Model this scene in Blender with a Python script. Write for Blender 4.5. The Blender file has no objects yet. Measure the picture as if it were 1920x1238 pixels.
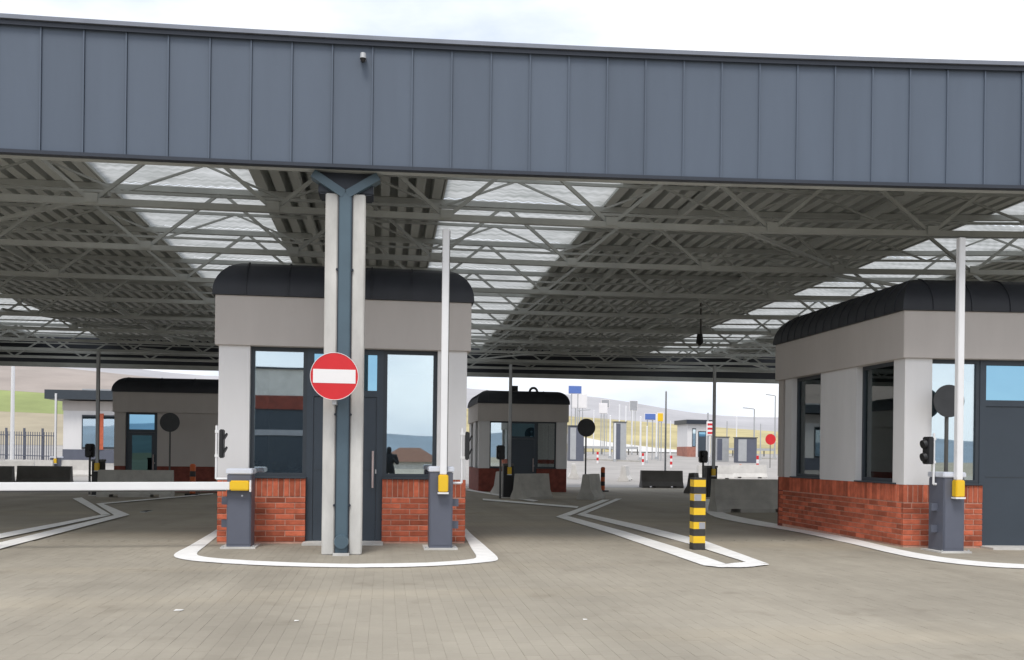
import bpy, bmesh, math, random
from mathutils import Vector, Matrix
random.seed(7)
R = math.radians
sc = bpy.context.scene
col = sc.collection

# ------------------------------------------------------------------ camera
EYE = 1.3; FPX = 1750.0; YAW = R(7.75); ROLL = 0.012; CX, CY = 960.0, 849.0
cd = bpy.data.cameras.new('camera'); cam = bpy.data.objects.new('camera', cd); col.objects.link(cam)
cd.sensor_width = 36; cd.sensor_fit = 'HORIZONTAL'; cd.lens = FPX / 1920 * 36
cd.shift_y = (CY - 619) / 1920; cd.clip_start = .05; cd.clip_end = 9000
cam.matrix_world = Matrix.Translation((0, 0, EYE)) @ Matrix.Rotation(-YAW, 4, 'Z') @ Matrix.Rotation(R(90), 4, 'X') @ Matrix.Rotation(ROLL, 4, 'Z')
sc.camera = cam

# ------------------------------------------------------------------ sky, sun, exposure
SUN_EL, SUN_AZ = R(58), R(200)           # azimuth clockwise from +Y: the sun stands behind the photographer
w = bpy.data.worlds.new('World'); sc.world = w; w.use_nodes = True
nt = w.node_tree; nt.nodes.clear()
wo = nt.nodes.new('ShaderNodeOutputWorld'); bg = nt.nodes.new('ShaderNodeBackground')
sky = nt.nodes.new('ShaderNodeTexSky'); sky.sky_type = 'NISHITA'; sky.sun_disc = False
sky.sun_elevation = SUN_EL; sky.sun_rotation = SUN_AZ; sky.dust_density = 3.0; sky.air_density = 1.0
tc = nt.nodes.new('ShaderNodeTexCoord'); mp = nt.nodes.new('ShaderNodeMapping'); mp.inputs['Scale'].default_value = (1.2, 1.2, 3.2)
nz = nt.nodes.new('ShaderNodeTexNoise'); nz.inputs['Scale'].default_value = 2.4; nz.inputs['Detail'].default_value = 7; nz.inputs['Roughness'].default_value = .55
cr = nt.nodes.new('ShaderNodeValToRGB')
cr.color_ramp.elements[0].position = .34; cr.color_ramp.elements[0].color = (6.4, 7.1, 8.4, 1)
cr.color_ramp.elements[1].position = .62; cr.color_ramp.elements[1].color = (10.6, 10.8, 11.2, 1)
mx = nt.nodes.new('ShaderNodeMixRGB'); mx.inputs['Fac'].default_value = .86
L = nt.links.new
L(tc.outputs['Generated'], mp.inputs['Vector']); L(mp.outputs['Vector'], nz.inputs['Vector']); L(nz.outputs['Fac'], cr.inputs['Fac'])
L(sky.outputs['Color'], mx.inputs['Color1']); L(cr.outputs['Color'], mx.inputs['Color2'])
L(mx.outputs['Color'], bg.inputs['Color']); bg.inputs['Strength'].default_value = .1; L(bg.outputs['Background'], wo.inputs['Surface'])
sl = bpy.data.lights.new('sun', 'SUN'); sl.energy = 1.5; sl.angle = R(18); sl.color = (1, .96, .9)
so = bpy.data.objects.new('sun', sl); col.objects.link(so)
sdir = Vector((math.sin(SUN_AZ) * math.cos(SUN_EL), math.cos(SUN_AZ) * math.cos(SUN_EL), math.sin(SUN_EL)))
so.rotation_euler = sdir.to_track_quat('Z', 'Y').to_euler(); so.location = (0, 0, 60)
vs = sc.view_settings; vs.view_transform = 'Standard'; vs.look = 'None'; vs.exposure = 0.42; vs.gamma = 1; vs.use_curve_mapping = False

# ------------------------------------------------------------------ measuring helpers (a pixel of the 1920 px photo -> a place)
def terr(x, y):
    if y < -45:
        t = min(1, (-45 - y) / 120); return -9 * t * t * (3 - 2 * t)
    if y < 13: return 0.0
    if y < 40: return -.0095 * (y - 13)
    z40 = -.2565
    if y < 105: return z40 + (1.5 - z40) * ((y - 40) / 65) ** 1.3
    hh = max(3.0, 12.2 - .06 * x) if x > 0 else 12.2 - .09 * x
    t = min(1, (y - 105) / 110.0)
    z = 1.5 + (hh - 1.5) * (t * t * (3 - 2 * t))
    return z
def ray(px, py):
    dx, dy = px - CX, CY - py
    c, s = math.cos(ROLL), math.sin(ROLL)
    a, u = (dx * c - dy * s) / FPX, (dx * s + dy * c) / FPX
    return Vector((math.sin(YAW) + a * math.cos(YAW), math.cos(YAW) - a * math.sin(YAW), u))
def at(px, py, d): return Vector((0, 0, EYE)) + ray(px, py) * d
def aty(px, py, Y):
    r = ray(px, py); return Vector((0, 0, EYE)) + r * (Y / r.y)
def gnd(px, py):
    r = ray(px, py); d = 3.0
    while d < 400:
        p = Vector((0, 0, EYE)) + r * d
        if p.z <= terr(p.x, p.y): return p
        d += .02 if d < 60 else .2
    return p
def zat(px, py, P):                      # height above ground zero of pixel row py at the distance of P
    d = P.x * math.sin(YAW) + P.y * math.cos(YAW)
    return at(px, py, d).z

# ------------------------------------------------------------------ materials
def mat(name, c, rough=.6, metal=0.0, var=.12, scale=3.0, bump=0.0, bscale=60.0, rnd=0.0, spec=.5, c2=None, stretch=(1, 1, 1), attr=None):
    m = bpy.data.materials.new(name); m.use_nodes = True
    n = m.node_tree; b = n.nodes['Principled BSDF']; l = n.links.new
    b.inputs['Roughness'].default_value = rough; b.inputs['Metallic'].default_value = metal; b.inputs['Specular IOR Level'].default_value = spec
    g = n.nodes.new('ShaderNodeNewGeometry'); mpp = n.nodes.new('ShaderNodeMapping'); mpp.inputs['Scale'].default_value = stretch
    l(g.outputs['Position'], mpp.inputs['Vector'])
    t = n.nodes.new('ShaderNodeTexNoise'); t.inputs['Scale'].default_value = scale; t.inputs['Detail'].default_value = 6; t.inputs['Roughness'].default_value = .6
    l(mpp.outputs['Vector'], t.inputs['Vector'])
    r = n.nodes.new('ShaderNodeValToRGB')
    lo = c2 if c2 else tuple(max(0, v * (1 - var)) for v in c); hi = tuple(min(1, v * (1 + var)) for v in c) if not c2 else c
    r.color_ramp.elements[0].position = .32; r.color_ramp.elements[0].color = (*lo, 1)
    r.color_ramp.elements[1].position = .68; r.color_ramp.elements[1].color = (*hi, 1)
    l(t.outputs['Fac'], r.inputs['Fac']); out = r.outputs['Color']
    if rnd:
        hs = n.nodes.new('ShaderNodeHueSaturation'); ma = n.nodes.new('ShaderNodeMapRange')
        ma.inputs['To Min'].default_value = 1 - rnd; ma.inputs['To Max'].default_value = 1 + rnd
        if attr:
            at_ = n.nodes.new('ShaderNodeAttribute'); at_.attribute_name = attr; l(at_.outputs['Fac'], ma.inputs['Value'])
        else:
            oi = n.nodes.new('ShaderNodeObjectInfo'); l(oi.outputs['Random'], ma.inputs['Value'])
        l(ma.outputs['Result'], hs.inputs['Value']); l(out, hs.inputs['Color']); out = hs.outputs['Color']
    l(out, b.inputs['Base Color'])
    if bump:
        t2 = n.nodes.new('ShaderNodeTexNoise'); t2.inputs['Scale'].default_value = bscale; t2.inputs['Detail'].default_value = 4
        l(g.outputs['Position'], t2.inputs['Vector'])
        bp = n.nodes.new('ShaderNodeBump'); bp.inputs['Strength'].default_value = bump; bp.inputs['Distance'].default_value = .01
        l(t2.outputs['Fac'], bp.inputs['Height']); l(bp.outputs['Normal'], b.inputs['Normal'])
    return m
M = {}
M['fascia'] = mat('fascia_zinc', (.098, .123, .164), .5, 0.0, .06, .9, .10, 2.2, rnd=.03, spec=.35, stretch=(2.2, 1, .35))
M['trim'] = mat('dark_trim', (.022, .028, .042), .4, 0, .1)
M['coping'] = mat('coping_metal', (.20, .215, .25), .35, .3, .08)
M['roofzinc'] = mat('booth_roof_zinc', (.016, .018, .024), .55, 0, .2, 2.5, rnd=.05)
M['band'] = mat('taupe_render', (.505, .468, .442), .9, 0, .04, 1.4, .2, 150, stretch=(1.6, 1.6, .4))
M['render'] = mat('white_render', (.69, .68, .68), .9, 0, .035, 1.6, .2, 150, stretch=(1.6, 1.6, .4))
M['brick'] = mat('red_brick', (.47, .122, .066), .85, 0, .22, 9, .35, 70, rnd=.38, spec=.25)
M['mortar'] = mat('mortar', (.54, .31, .24), .95, 0, .15, 14, .3, 120)
M['frame'] = mat('anthracite_frame', (.036, .046, .058), .45, 0, .06)
M['door'] = mat('anthracite_door', (.040, .054, .072), .42, 0, .06, 1.5)
M['concrete'] = mat('cast_concrete', (.55, .54, .515), .85, 0, .20, 2.6, .2, 60, stretch=(1, 1, .35))
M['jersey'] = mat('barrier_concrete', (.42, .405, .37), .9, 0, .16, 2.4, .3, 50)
M['jerseylight'] = mat('pale_barrier_concrete', (.62, .60, .57), .9, 0, .1, 2.4, .3, 50)  # barrier concrete paled as if sunlit; other pale surfaces use it too
M['jerseyshade'] = mat('shaded_barrier_concrete', (.10, .095, .088), .9, 0, .15, 2.4, .3, 50)  # same concrete with the canopy shade put into a darker colour
M['pipe'] = mat('downpipe_paint', (.075, .118, .150), .4, 0, .07)
M['steel'] = mat('galvanised_steel', (.42, .44, .43), .5, .1, .15, 1.2)
M['deck'] = mat('deck_steel', (.64, .665, .65), .6, 0, .12, .8, stretch=(1, .3, 1))
M['white'] = mat('white_paint', (.80, .80, .81), .35, 0, .03)
M['cap'] = mat('grey_cap', (.64, .67, .74), .4, 0, .04)
M['housing'] = mat('barrier_housing', (.105, .115, .150), .45, 0, .06)
M['yellow'] = mat('yellow_plastic', (.82, .52, .02), .4, 0, .05)
M['black'] = mat('black_plastic', (.012, .012, .014), .5, 0, .1)
M['blackpaint'] = mat('black_band', (.035, .033, .032), .6, 0, .2, 20)
M['red'] = mat('sign_red', (.62, .018, .024), .35, 0, .05, 4)
M['signwhite'] = mat('sign_white', (.82, .80, .80), .35, 0, .03)
M['signback'] = mat('sign_back', (.045, .047, .05), .5, .2, .12, 6)
M['reflector'] = mat('grey_reflector', (.33, .34, .37), .3, 0, .08)
M['paint'] = mat('road_paint', (.86, .85, .83), .75, 0, .08, 5, .1, 90, c2=None)
M['paver'] = mat('concrete_paver', (.335, .303, .248), .9, 0, .13, .45, .25, 130, rnd=.03, spec=.2)
M['paverj'] = mat('concrete_paver_field', (.335, .303, .248), .9, 0, .13, .45, .25, 130, rnd=.03, spec=.2, attr='tint')
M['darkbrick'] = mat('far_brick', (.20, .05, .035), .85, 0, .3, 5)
M['blue'] = mat('sign_blue', (.10, .18, .48), .4, 0, .05)
M['orange'] = mat('orange_plastic', (.62, .13, .03), .5, 0, .1)
M['skin'] = mat('skin', (.45, .28, .20), .6); M['cloth'] = mat('dark_cloth', (.015, .016, .02), .9)
M['roofbrown'] = mat('brown_tiles', (.20, .095, .06), .85, 0, .2, 3)
M['greysteel'] = mat('grey_pole', (.42, .43, .44), .5, .2, .06)
M['darkpole'] = mat('dark_pole', (.09, .09, .085), .5, .1, .1)
M['plant'] = mat('dry_leaves', (.62, .55, .30), .8, 0, .4, 30); M['pot'] = mat('pot_dark', (.05, .04, .035), .7)
M['grass'] = mat('green_field', (.24, .28, .10), .95, 0, .15, .12); M['plough'] = mat('ploughed_field', (.31, .265, .235), .95, 0, .12, .1)  # both field colours paled to carry the distance haze
M['drygrass'] = mat('dry_grass', (.40, .34, .17), .95, 0, .25, .09); M['pasture'] = mat('tan_field', (.36, .31, .22), .95, 0, .15, .1)
M['hill'] = mat('hazy_hill', (.20, .25, .30), 1, 0, .15, .01); M['earth'] = mat('dry_ground', (.28, .24, .17), .95, 0, .25, .02)  # hill colour carries the blue-grey of distance haze
M['yard'] = mat('yard_concrete', (.34, .32, .30), .9, 0, .12, .3)
M['handle'] = mat('brushed_handle', (.55, .44, .42), .35, .3)
M['hutbrick'] = mat('hazed_brick', (.36, .16, .12), .85, 0, .2, 3)  # brick red paled, the washed-out haze put into its colour
M['farhill'] = mat('hazy_far_hill', (.40, .39, .40), 1, 0, .14, .012)  # pale grey of far haze put into the ridge colour
M['paper'] = mat('paper', (.75, .73, .70), .9)

def paving():
    m = bpy.data.materials.new('block_paving'); m.use_nodes = True
    n = m.node_tree; b = n.nodes['Principled BSDF']; l = n.links.new
    b.inputs['Roughness'].default_value = .88; b.inputs['Specular IOR Level'].default_value = .25
    g = n.nodes.new('ShaderNodeNewGeometry')
    rot = n.nodes.new('ShaderNodeMapping'); rot.inputs['Rotation'].default_value = (0, 0, R(90)); l(g.outputs['Position'], rot.inputs['Vector'])
    br = n.nodes.new('ShaderNodeTexBrick'); br.inputs['Scale'].default_value = 1; br.inputs['Brick Width'].default_value = .2; br.inputs['Row Height'].default_value = .1
    br.inputs['Mortar Size'].default_value = .004; br.inputs['Color1'].default_value = (.341, .309, .253, 1); br.inputs['Color2'].default_value = (.329, .297, .243, 1); br.inputs['Mortar'].default_value = (.29, .262, .213, 1)
    l(rot.outputs['Vector'], br.inputs['Vector'])
    t = n.nodes.new('ShaderNodeTexNoise'); t.inputs['Scale'].default_value = .45; t.inputs['Detail'].default_value = 9; t.inputs['Roughness'].default_value = .62; l(g.outputs['Position'], t.inputs['Vector'])
    r = n.nodes.new('ShaderNodeValToRGB'); r.color_ramp.elements[0].position = .3; r.color_ramp.elements[0].color = (.87, .87, .87, 1); r.color_ramp.elements[1].position = .7; r.color_ramp.elements[1].color = (1.13, 1.13, 1.13, 1)
    l(t.outputs['Fac'], r.inputs['Fac'])
    mu = n.nodes.new('ShaderNodeMixRGB'); mu.blend_type = 'MULTIPLY'; mu.inputs['Fac'].default_value = 1
    l(br.outputs['Color'], mu.inputs['Color1']); l(r.outputs['Color'], mu.inputs['Color2']); l(mu.outputs['Color'], b.inputs['Base Color'])
    return m
M['paving'] = paving()
def stain(m):
    n = m.node_tree; l = n.links.new; b = n.nodes['Principled BSDF']; src = b.inputs['Base Color'].links[0].from_socket
    g = n.nodes.new('ShaderNodeNewGeometry'); out = src
    for sc_, stre, lo, hi, dark in ((.5, (1.6, .12, 1), .50, .66, (.86, .855, .85, 1)), (1.7, (1, 1, 1), .62, .70, (.88, .87, .86, 1)), (.28, (.35, 1.6, 1), .52, .68, (1.16, 1.13, 1.08, 1)), (26, (1, 1, 1), .66, .74, (.90, .89, .88, 1))):
        mp_ = n.nodes.new('ShaderNodeMapping'); mp_.inputs['Scale'].default_value = stre; l(g.outputs['Position'], mp_.inputs['Vector'])
        t = n.nodes.new('ShaderNodeTexNoise'); t.inputs['Scale'].default_value = sc_; t.inputs['Detail'].default_value = 5; l(mp_.outputs['Vector'], t.inputs['Vector'])
        r = n.nodes.new('ShaderNodeMapRange'); r.inputs['From Min'].default_value = lo; r.inputs['From Max'].default_value = hi; l(t.outputs['Fac'], r.inputs['Value'])
        x = n.nodes.new('ShaderNodeMixRGB'); x.blend_type = 'MULTIPLY'; x.inputs['Color2'].default_value = dark; l(r.outputs['Result'], x.inputs['Fac']); l(out, x.inputs['Color1']); out = x.outputs['Color']
    l(out, b.inputs['Base Color'])
for k_ in ('paving', 'paver', 'paverj'): stain(M[k_])
def glass(name, tint, gcol, fac=.55):
    m = bpy.data.materials.new(name); m.use_nodes = True; n = m.node_tree; n.nodes.clear(); l = n.links.new
    o = n.nodes.new('ShaderNodeOutputMaterial'); g = n.nodes.new('ShaderNodeBsdfGlossy'); g.inputs['Roughness'].default_value = .012; g.inputs['Color'].default_value = (*gcol, 1)
    t = n.nodes.new('ShaderNodeBsdfTransparent'); t.inputs['Color'].default_value = (*tint, 1)
    geo = n.nodes.new('ShaderNodeNewGeometry'); nn = n.nodes.new('ShaderNodeTexNoise'); nn.inputs['Scale'].default_value = .9; nn.inputs['Detail'].default_value = 1; l(geo.outputs['Position'], nn.inputs['Vector'])
    bp = n.nodes.new('ShaderNodeBump'); bp.inputs['Strength'].default_value = .02; bp.inputs['Distance'].default_value = .02; l(nn.outputs['Fac'], bp.inputs['Height']); l(bp.outputs['Normal'], g.inputs['Normal'])
    lw = n.nodes.new('ShaderNodeLayerWeight'); lw.inputs['Blend'].default_value = .25
    mr = n.nodes.new('ShaderNodeMapRange'); mr.inputs['To Min'].default_value = fac; mr.inputs['To Max'].default_value = .95; l(lw.outputs['Fresnel'], mr.inputs['Value'])
    x = n.nodes.new('ShaderNodeMixShader'); l(mr.outputs['Result'], x.inputs['Fac']); l(t.outputs['BSDF'], x.inputs[1]); l(g.outputs['BSDF'], x.inputs[2]); l(x.outputs['Shader'], o.inputs['Surface'])
    return m
M['glass'] = glass('coated_glass', (.80, .85, .85), (.78, .89, .94), .64)  # bluish tint stands in for blue sky mirrored in the panes
M['glassside'] = glass('clear_glass', (.62, .68, .68), (.80, .86, .86), .14)
M['glassteal'] = glass('teal_glass', (.03, .06, .06), (.12, .22, .23), .5)
M['glassblue'] = glass('blue_coated_glass', (.10, .16, .2), (.30, .55, .72), .8)
def translucent():
    m = bpy.data.materials.new('skylight_sheet'); m.use_nodes = True; n = m.node_tree; n.nodes.clear(); l = n.links.new
    o = n.nodes.new('ShaderNodeOutputMaterial'); t = n.nodes.new('ShaderNodeBsdfTranslucent'); d = n.nodes.new('ShaderNodeBsdfDiffuse')
    g = n.nodes.new('ShaderNodeNewGeometry'); mp_ = n.nodes.new('ShaderNodeMapping'); mp_.inputs['Scale'].default_value = (.6, 4, 1); l(g.outputs['Position'], mp_.inputs['Vector'])
    nn = n.nodes.new('ShaderNodeTexNoise'); nn.inputs['Scale'].default_value = 1.5; nn.inputs['Detail'].default_value = 5; l(mp_.outputs['Vector'], nn.inputs['Vector'])
    r = n.nodes.new('ShaderNodeValToRGB'); r.color_ramp.elements[0].position = .35; r.color_ramp.elements[0].color = (.27, .28, .27, 1); r.color_ramp.elements[1].position = .65; r.color_ramp.elements[1].color = (.46, .465, .46, 1); l(nn.outputs['Fac'], r.inputs['Fac'])
    l(r.outputs['Color'], t.inputs['Color']); d.inputs['Color'].default_value = (.7, .7, .68, 1)
    x = n.nodes.new('ShaderNodeMixShader'); x.inputs['Fac'].default_value = .12; l(t.outputs['BSDF'], x.inputs[1]); l(d.outputs['BSDF'], x.inputs[2]); l(x.outputs['Shader'], o.inputs['Surface'])
    return m
M['skylight'] = translucent()

# ------------------------------------------------------------------ mesh helpers
OFF = {}
def tag(o, label=None, cat=None, group=None, kind=None):
    if label: o['label'] = label
    if cat: o['category'] = cat
    if group: o['group'] = group
    if kind: o['kind'] = kind
    return o
def thing(name, loc, label, cat, group=None):
    o = bpy.data.objects.new(name, None); col.objects.link(o); o.location = loc; o.empty_display_size = .2
    OFF[o] = Vector(loc); return tag(o, label, cat, group)
class MB:
    def __init__(s, tf=None): s.v = []; s.f = []; s.tf = tf; s.smooth = []
    def add(s, vs, fs, sm=False):
        b = len(s.v)
        for p in vs: s.v.append(Vector(s.tf(*p)) if s.tf else Vector(p))
        for f in fs: s.f.append([b + i for i in f]); s.smooth.append(sm)
        return s
    def box(s, x0, x1, y0, y1, z0, z1):
        return s.add([(x0, y0, z0), (x1, y0, z0), (x1, y1, z0), (x0, y1, z0), (x0, y0, z1), (x1, y0, z1), (x1, y1, z1), (x0, y1, z1)],
                     [(0, 3, 2, 1), (4, 5, 6, 7), (0, 1, 5, 4), (1, 2, 6, 5), (2, 3, 7, 6), (3, 0, 4, 7)])
    def bar(s, p, q, wd, ht, up=(0, 0, 1)):
        p, q = Vector(p), Vector(q); d = (q - p).normalized(); u = Vector(up)
        if abs(d.dot(u)) > .98: u = Vector((0, 1, 0))
        a = d.cross(u).normalized(); u = a.cross(d).normalized(); vs = []
        for e in (p, q):
            for i, j in ((-1, -1), (1, -1), (1, 1), (-1, 1)): vs.append(e + a * i * wd / 2 + u * j * ht / 2)
        return s.add(vs, [(3, 2, 1, 0), (4, 5, 6, 7), (0, 1, 5, 4), (1, 2, 6, 5), (2, 3, 7, 6), (3, 0, 4, 7)])
    def cyl(s, p, q, r0, r1=None, n=14, cap=True):
        p, q = Vector(p), Vector(q); r1 = r0 if r1 is None else r1; d = (q - p).normalized()
        u = Vector((0, 0, 1)) if abs(d.z) < .9 else Vector((1, 0, 0)); a = d.cross(u).normalized(); u = a.cross(d)
        vs = []
        for e, r in ((p, r0), (q, r1)):
            for i in range(n):
                t = 2 * math.pi * i / n; vs.append(e + a * math.cos(t) * r + u * math.sin(t) * r)
        s.add(vs, [(i, (i + 1) % n, n + (i + 1) % n, n + i) for i in range(n)], True)
        if cap: s.add(vs, [tuple(range(n))[::-1], tuple(range(n, 2 * n))])
        return s
    def tube(s, pts, r, n=10):
        for a, b in zip(pts, pts[1:]): s.cyl(a, b, r, n=n)
        return s
    def build(s, name, m, parent=None, bevel=0.0, origin=None):
        off = OFF[parent] if parent is not None else (Vector(origin) if origin is not None else Vector((0, 0, 0)))
        me = bpy.data.meshes.new(name); me.from_pydata([v - off for v in s.v], [], s.f); me.update()
        for p, k in zip(me.polygons, s.smooth): p.use_smooth = k
        bm = bmesh.new(); bm.from_mesh(me); 
        if bevel:
            bmesh.ops.bevel(bm, geom=[e for e in bm.edges if e.calc_face_angle(0) > .6], offset=bevel, segments=2, affect='EDGES', clamp_overlap=True)
        bmesh.ops.recalc_face_normals(bm, faces=bm.faces); bm.to_mesh(me); bm.free()
        me.materials.append(M[m] if isinstance(m, str) else m)
        o = bpy.data.objects.new(name, me); col.objects.link(o); o.parent = parent; OFF[o] = off
        if parent is None and origin is not None: o.location = origin
        return o
def bx(name, m, parent, x0, x1, y0, y1, z0, z1, tf=None, bevel=0.0): return MB(tf).box(x0, x1, y0, y1, z0, z1).build(name, m, parent, bevel)
def sheet(name, m, pts_l, pts_r, dz=.013):
    b = MB(); vs = []
    for p, q in zip(pts_l, pts_r):
        for e in (p, q): vs.append((e.x, e.y, terr(e.x, e.y) + dz))
    b.add(vs, [(2 * i, 2 * i + 1, 2 * i + 3, 2 * i + 2) for i in range(len(pts_l) - 1)])
    me = b.build(name, m); tag(me, kind='structure'); return me
def copy_tree(o, dloc, parent=None):
    c = o.copy(); col.objects.link(c); c.parent = parent
    if parent is None: c.location = o.location + Vector(dloc)
    for ch in list(o.children): copy_tree(ch, dloc, c)
    return c

# ------------------------------------------------------------------ ground and terrain
def grid(name, m, xs, ys, dz=0.0, kind='structure'):
    b = MB(); vs = [(x, y, terr(x, y) + (dz(x, y) if callable(dz) else dz)) for y in ys for x in xs]; n = len(xs)
    b.add(vs, [(j * n + i, j * n + i + 1, (j + 1) * n + i + 1, (j + 1) * n + i) for j in range(len(ys) - 1) for i in range(n - 1)], True)
    o = b.build(name, m); tag(o, kind=kind); return o
xs = [-2600, -1500, -800, -400] + list(range(-260, 261, 20)) + [400, 800, 1500, 2600]
grid('ground', 'earth', xs, [-2700, -1500, -800, -400, -260, -165, -135, -105, -75, -45, -20, 0, 13, 26, 40, 50, 60, 70, 80, 90, 105] + list(range(115, 216, 10)) + [300, 500, 900], -.06)
grid('pavement', 'paving', [-70, -50, -35, -20, -10, 0, 10, 20, 35, 50, 75], [-44, -20, 0, 13, 20, 30, 40, 45, 50, 55, 60, 66, 72, 78, 84, 90, 98, 104.5], 0)
grid('yard_concrete', 'yard', [-70, -50, -35, -20, -10, 0, 10, 20, 35, 50, 75], [41.5, 45, 50, 55, 60, 66, 72, 78, 84, 90, 98, 104.6], .012)
lx = list(range(-150, 11, 10))
grid('tan_field', 'pasture', lx, [104.3, 108, 112, 120, 128, 136, 142, 146], .03)
grid('green_field', 'grass', lx, [146, 150, 158, 164], .04)
grid('ploughed_field', 'plough', lx, [164, 174, 184, 194, 204, 215, 260, 320], .05)
rx = list(range(10, 221, 10))
grid('dry_grass_slope', 'drygrass', rx, [104.3, 108, 112, 120, 130, 140, 150, 160, 170, 180, 190, 200, 215, 260, 320], .03)
# distant hills behind the photographer (seen mirrored in the panes)
b = MB(); nh = 60; vs = []
for i in range(nh + 1):
    x = -2400 + 80 * i; h = 52 + 9 * math.sin(i * .37) + 6 * math.sin(i * 1.1 + 1)
    vs += [(x, -2000, -10), (x, -2350, h), (x, -2650, -10)]
b.add(vs, [f for i in range(nh) for f in ((3 * i, 3 * i + 1, 3 * i + 4, 3 * i + 3), (3 * i + 1, 3 * i + 2, 3 * i + 5, 3 * i + 4))], True)
tag(b.build('hills', 'hill'), kind='structure')

b = MB(); vs = []
for i in range(61):
    x = -700 + 30 * i; h = 57 - .055 * (x - 100) + 4 * math.sin(i * .31) + 2.2 * math.sin(i * .83 + 2)
    vs += [(x, 560, 3), (x, 860, h), (x, 1150, 0)]
b.add(vs, [f for i in range(60) for f in ((3 * i, 3 * i + 1, 3 * i + 4, 3 * i + 3), (3 * i + 1, 3 * i + 2, 3 * i + 5, 3 * i + 4))], True)
tag(b.build('far_hills', 'farhill'), kind='structure')
# block pavers in front of the canopy: 300 nearest as pieces of the pavement, the rest joined
pave = bpy.data.objects['pavement']
PW, PD, PT, CH = .1, .2, .0022, .0009
def paver_geo(x, y, dz, tx=0, ty=0):
    g = .0006
    x0, x1, y0, y1 = x + g, x + PW - g, y + g, y + PD - g
    def zz(a, c): return dz + tx * (a - x - .05) + ty * (c - y - .1)
    lo = [(x0, y0, -.004), (x1, y0, -.004), (x1, y1, -.004), (x0, y1, -.004)]
    mid = [(x0, y0, zz(x0, y0) - CH * .8), (x1, y0, zz(x1, y0) - CH * .8), (x1, y1, zz(x1, y1) - CH * .8), (x0, y1, zz(x0, y1) - CH * .8)]
    hi = [(a + (CH if a == x0 else -CH), c + (CH if c == y0 else -CH), zz(a, c)) for a, c, _ in lo]
    fs = [(8, 9, 10, 11)]
    for i in range(4):
        j = (i + 1) % 4; fs += [(i, j, 4 + j, 4 + i), (4 + i, 4 + j, 8 + j, 8 + i)]
    return lo + mid + hi, fs
cells = []
for i in range(-80, 115):
    for j in range(20, 68):
        x = i * PW; y = j * PD + (.1 if i % 2 else 0)
        cxm, cym = x + .05, y + .1
        dd = cxm * math.sin(YAW) + cym * math.cos(YAW)
        if dd < 5: continue
        lat = (cxm * math.cos(YAW) - cym * math.sin(YAW)) / dd * FPX + CX
        if -60 < lat < 1980: cells.append((dd, abs(lat - 960) > 975, x, y))
cells.sort(key=lambda c: (c[1] or c[0] < 5.75, c[0]))
pm = []
for k in range(6):
    v_, f_ = paver_geo(-.05, -.1, PT, random.uniform(-.004, .004), random.uniform(-.003, .003)); me = bpy.data.meshes.new('paver'); me.from_pydata(v_, [], f_); me.materials.append(M['paver']); pm.append(me)
for dd, o_, x, y in cells[:300]:
    o = bpy.data.objects.new('paver', random.choice(pm)); col.objects.link(o); o.parent = pave; o.location = (x + .05, y + .1, random.uniform(-.0008, .0008))
vs, fs, tint = [], [], []
for dd, o_, x, y in cells[300:]:
    v_, f_ = paver_geo(x, y, PT + random.uniform(-.0008, .0008), random.uniform(-.004, .004), random.uniform(-.003, .003)); b0 = len(vs); vs += v_; fs += [[b0 + i for i in f] for f in f_]; tint += [random.random()] * len(v_)
me = bpy.data.meshes.new('paver_field'); me.from_pydata(vs, [], fs); me.materials.append(M['paverj'])
me.attributes.new('tint', 'FLOAT', 'POINT').data.foreach_set('value', tint)
o = bpy.data.objects.new('paver_field', me); col.objects.link(o); o.parent = pave; o['kind'] = 'stuff'

# painted markings
MK = [0]
def dense(p, n=8):
    return [tuple(p[i][a] + (p[i + 1][a] - p[i][a]) * k / n for a in (0, 1)) for i in range(len(p) - 1) for k in range(n)] + [p[-1]]
def mark(l, r):
    if len(l) < 8: l, r = dense(l), dense(r)
    MK[0] += 1; sheet('road_marking', 'paint', [gnd(*p) for p in l], [gnd(*p) for p in r], .010 + .0009 * MK[0])
def smooth_px(p, n=4):
    out = []
    for i in range(len(p) - 1):
        p0, p1, p2, p3 = p[max(0, i - 1)], p[i], p[i + 1], p[min(len(p) - 1, i + 2)]
        for k in range(n):
            t = k / n
            out.append(tuple(.5 * (2 * p1[a] + (p2[a] - p0[a]) * t + (2 * p0[a] - 5 * p1[a] + 4 * p2[a] - p3[a]) * t * t + (3 * p1[a] - p0[a] - 3 * p2[a] + p3[a]) * t ** 3) for a in (0, 1)))
    return out + [p[-1]]
mark(smooth_px([(412, 990), (392, 1003), (355, 1025), (326, 1042), (345, 1051), (420, 1058), (520, 1063), (640, 1066), (760, 1065), (850, 1061), (912, 1056), (934, 1050), (915, 1030), (884, 1003), (874, 992)]),
     smooth_px([(430, 992), (406, 1008), (384, 1026), (369, 1040), (385, 1046), (440, 1051), (530, 1056), (640, 1059), (760, 1058), (835, 1055), (878, 1051), (893, 1046), (884, 1030), (872, 1008), (866, 996)]))
mark(smooth_px([(2150, 1076), (1920, 1068), (1800, 1060), (1700, 1045), (1600, 1022), (1500, 1000), (1400, 983), (1340, 970), (1318, 955), (1310, 940)]),
     smooth_px([(2150, 1068), (1920, 1060), (1810, 1052), (1710, 1037), (1610, 1014), (1510, 993), (1420, 977), (1362, 964), (1340, 950), (1330, 936)]))
mark([(1042, 970), (1150, 1003), (1250, 1038), (1315, 1061)], [(1062, 968), (1172, 998), (1275, 1030), (1372, 1063)])
mark([(1080, 966), (1180, 991), (1290, 1021), (1395, 1055)], [(1098, 964), (1200, 986), (1322, 1016), (1442, 1060)])
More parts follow.
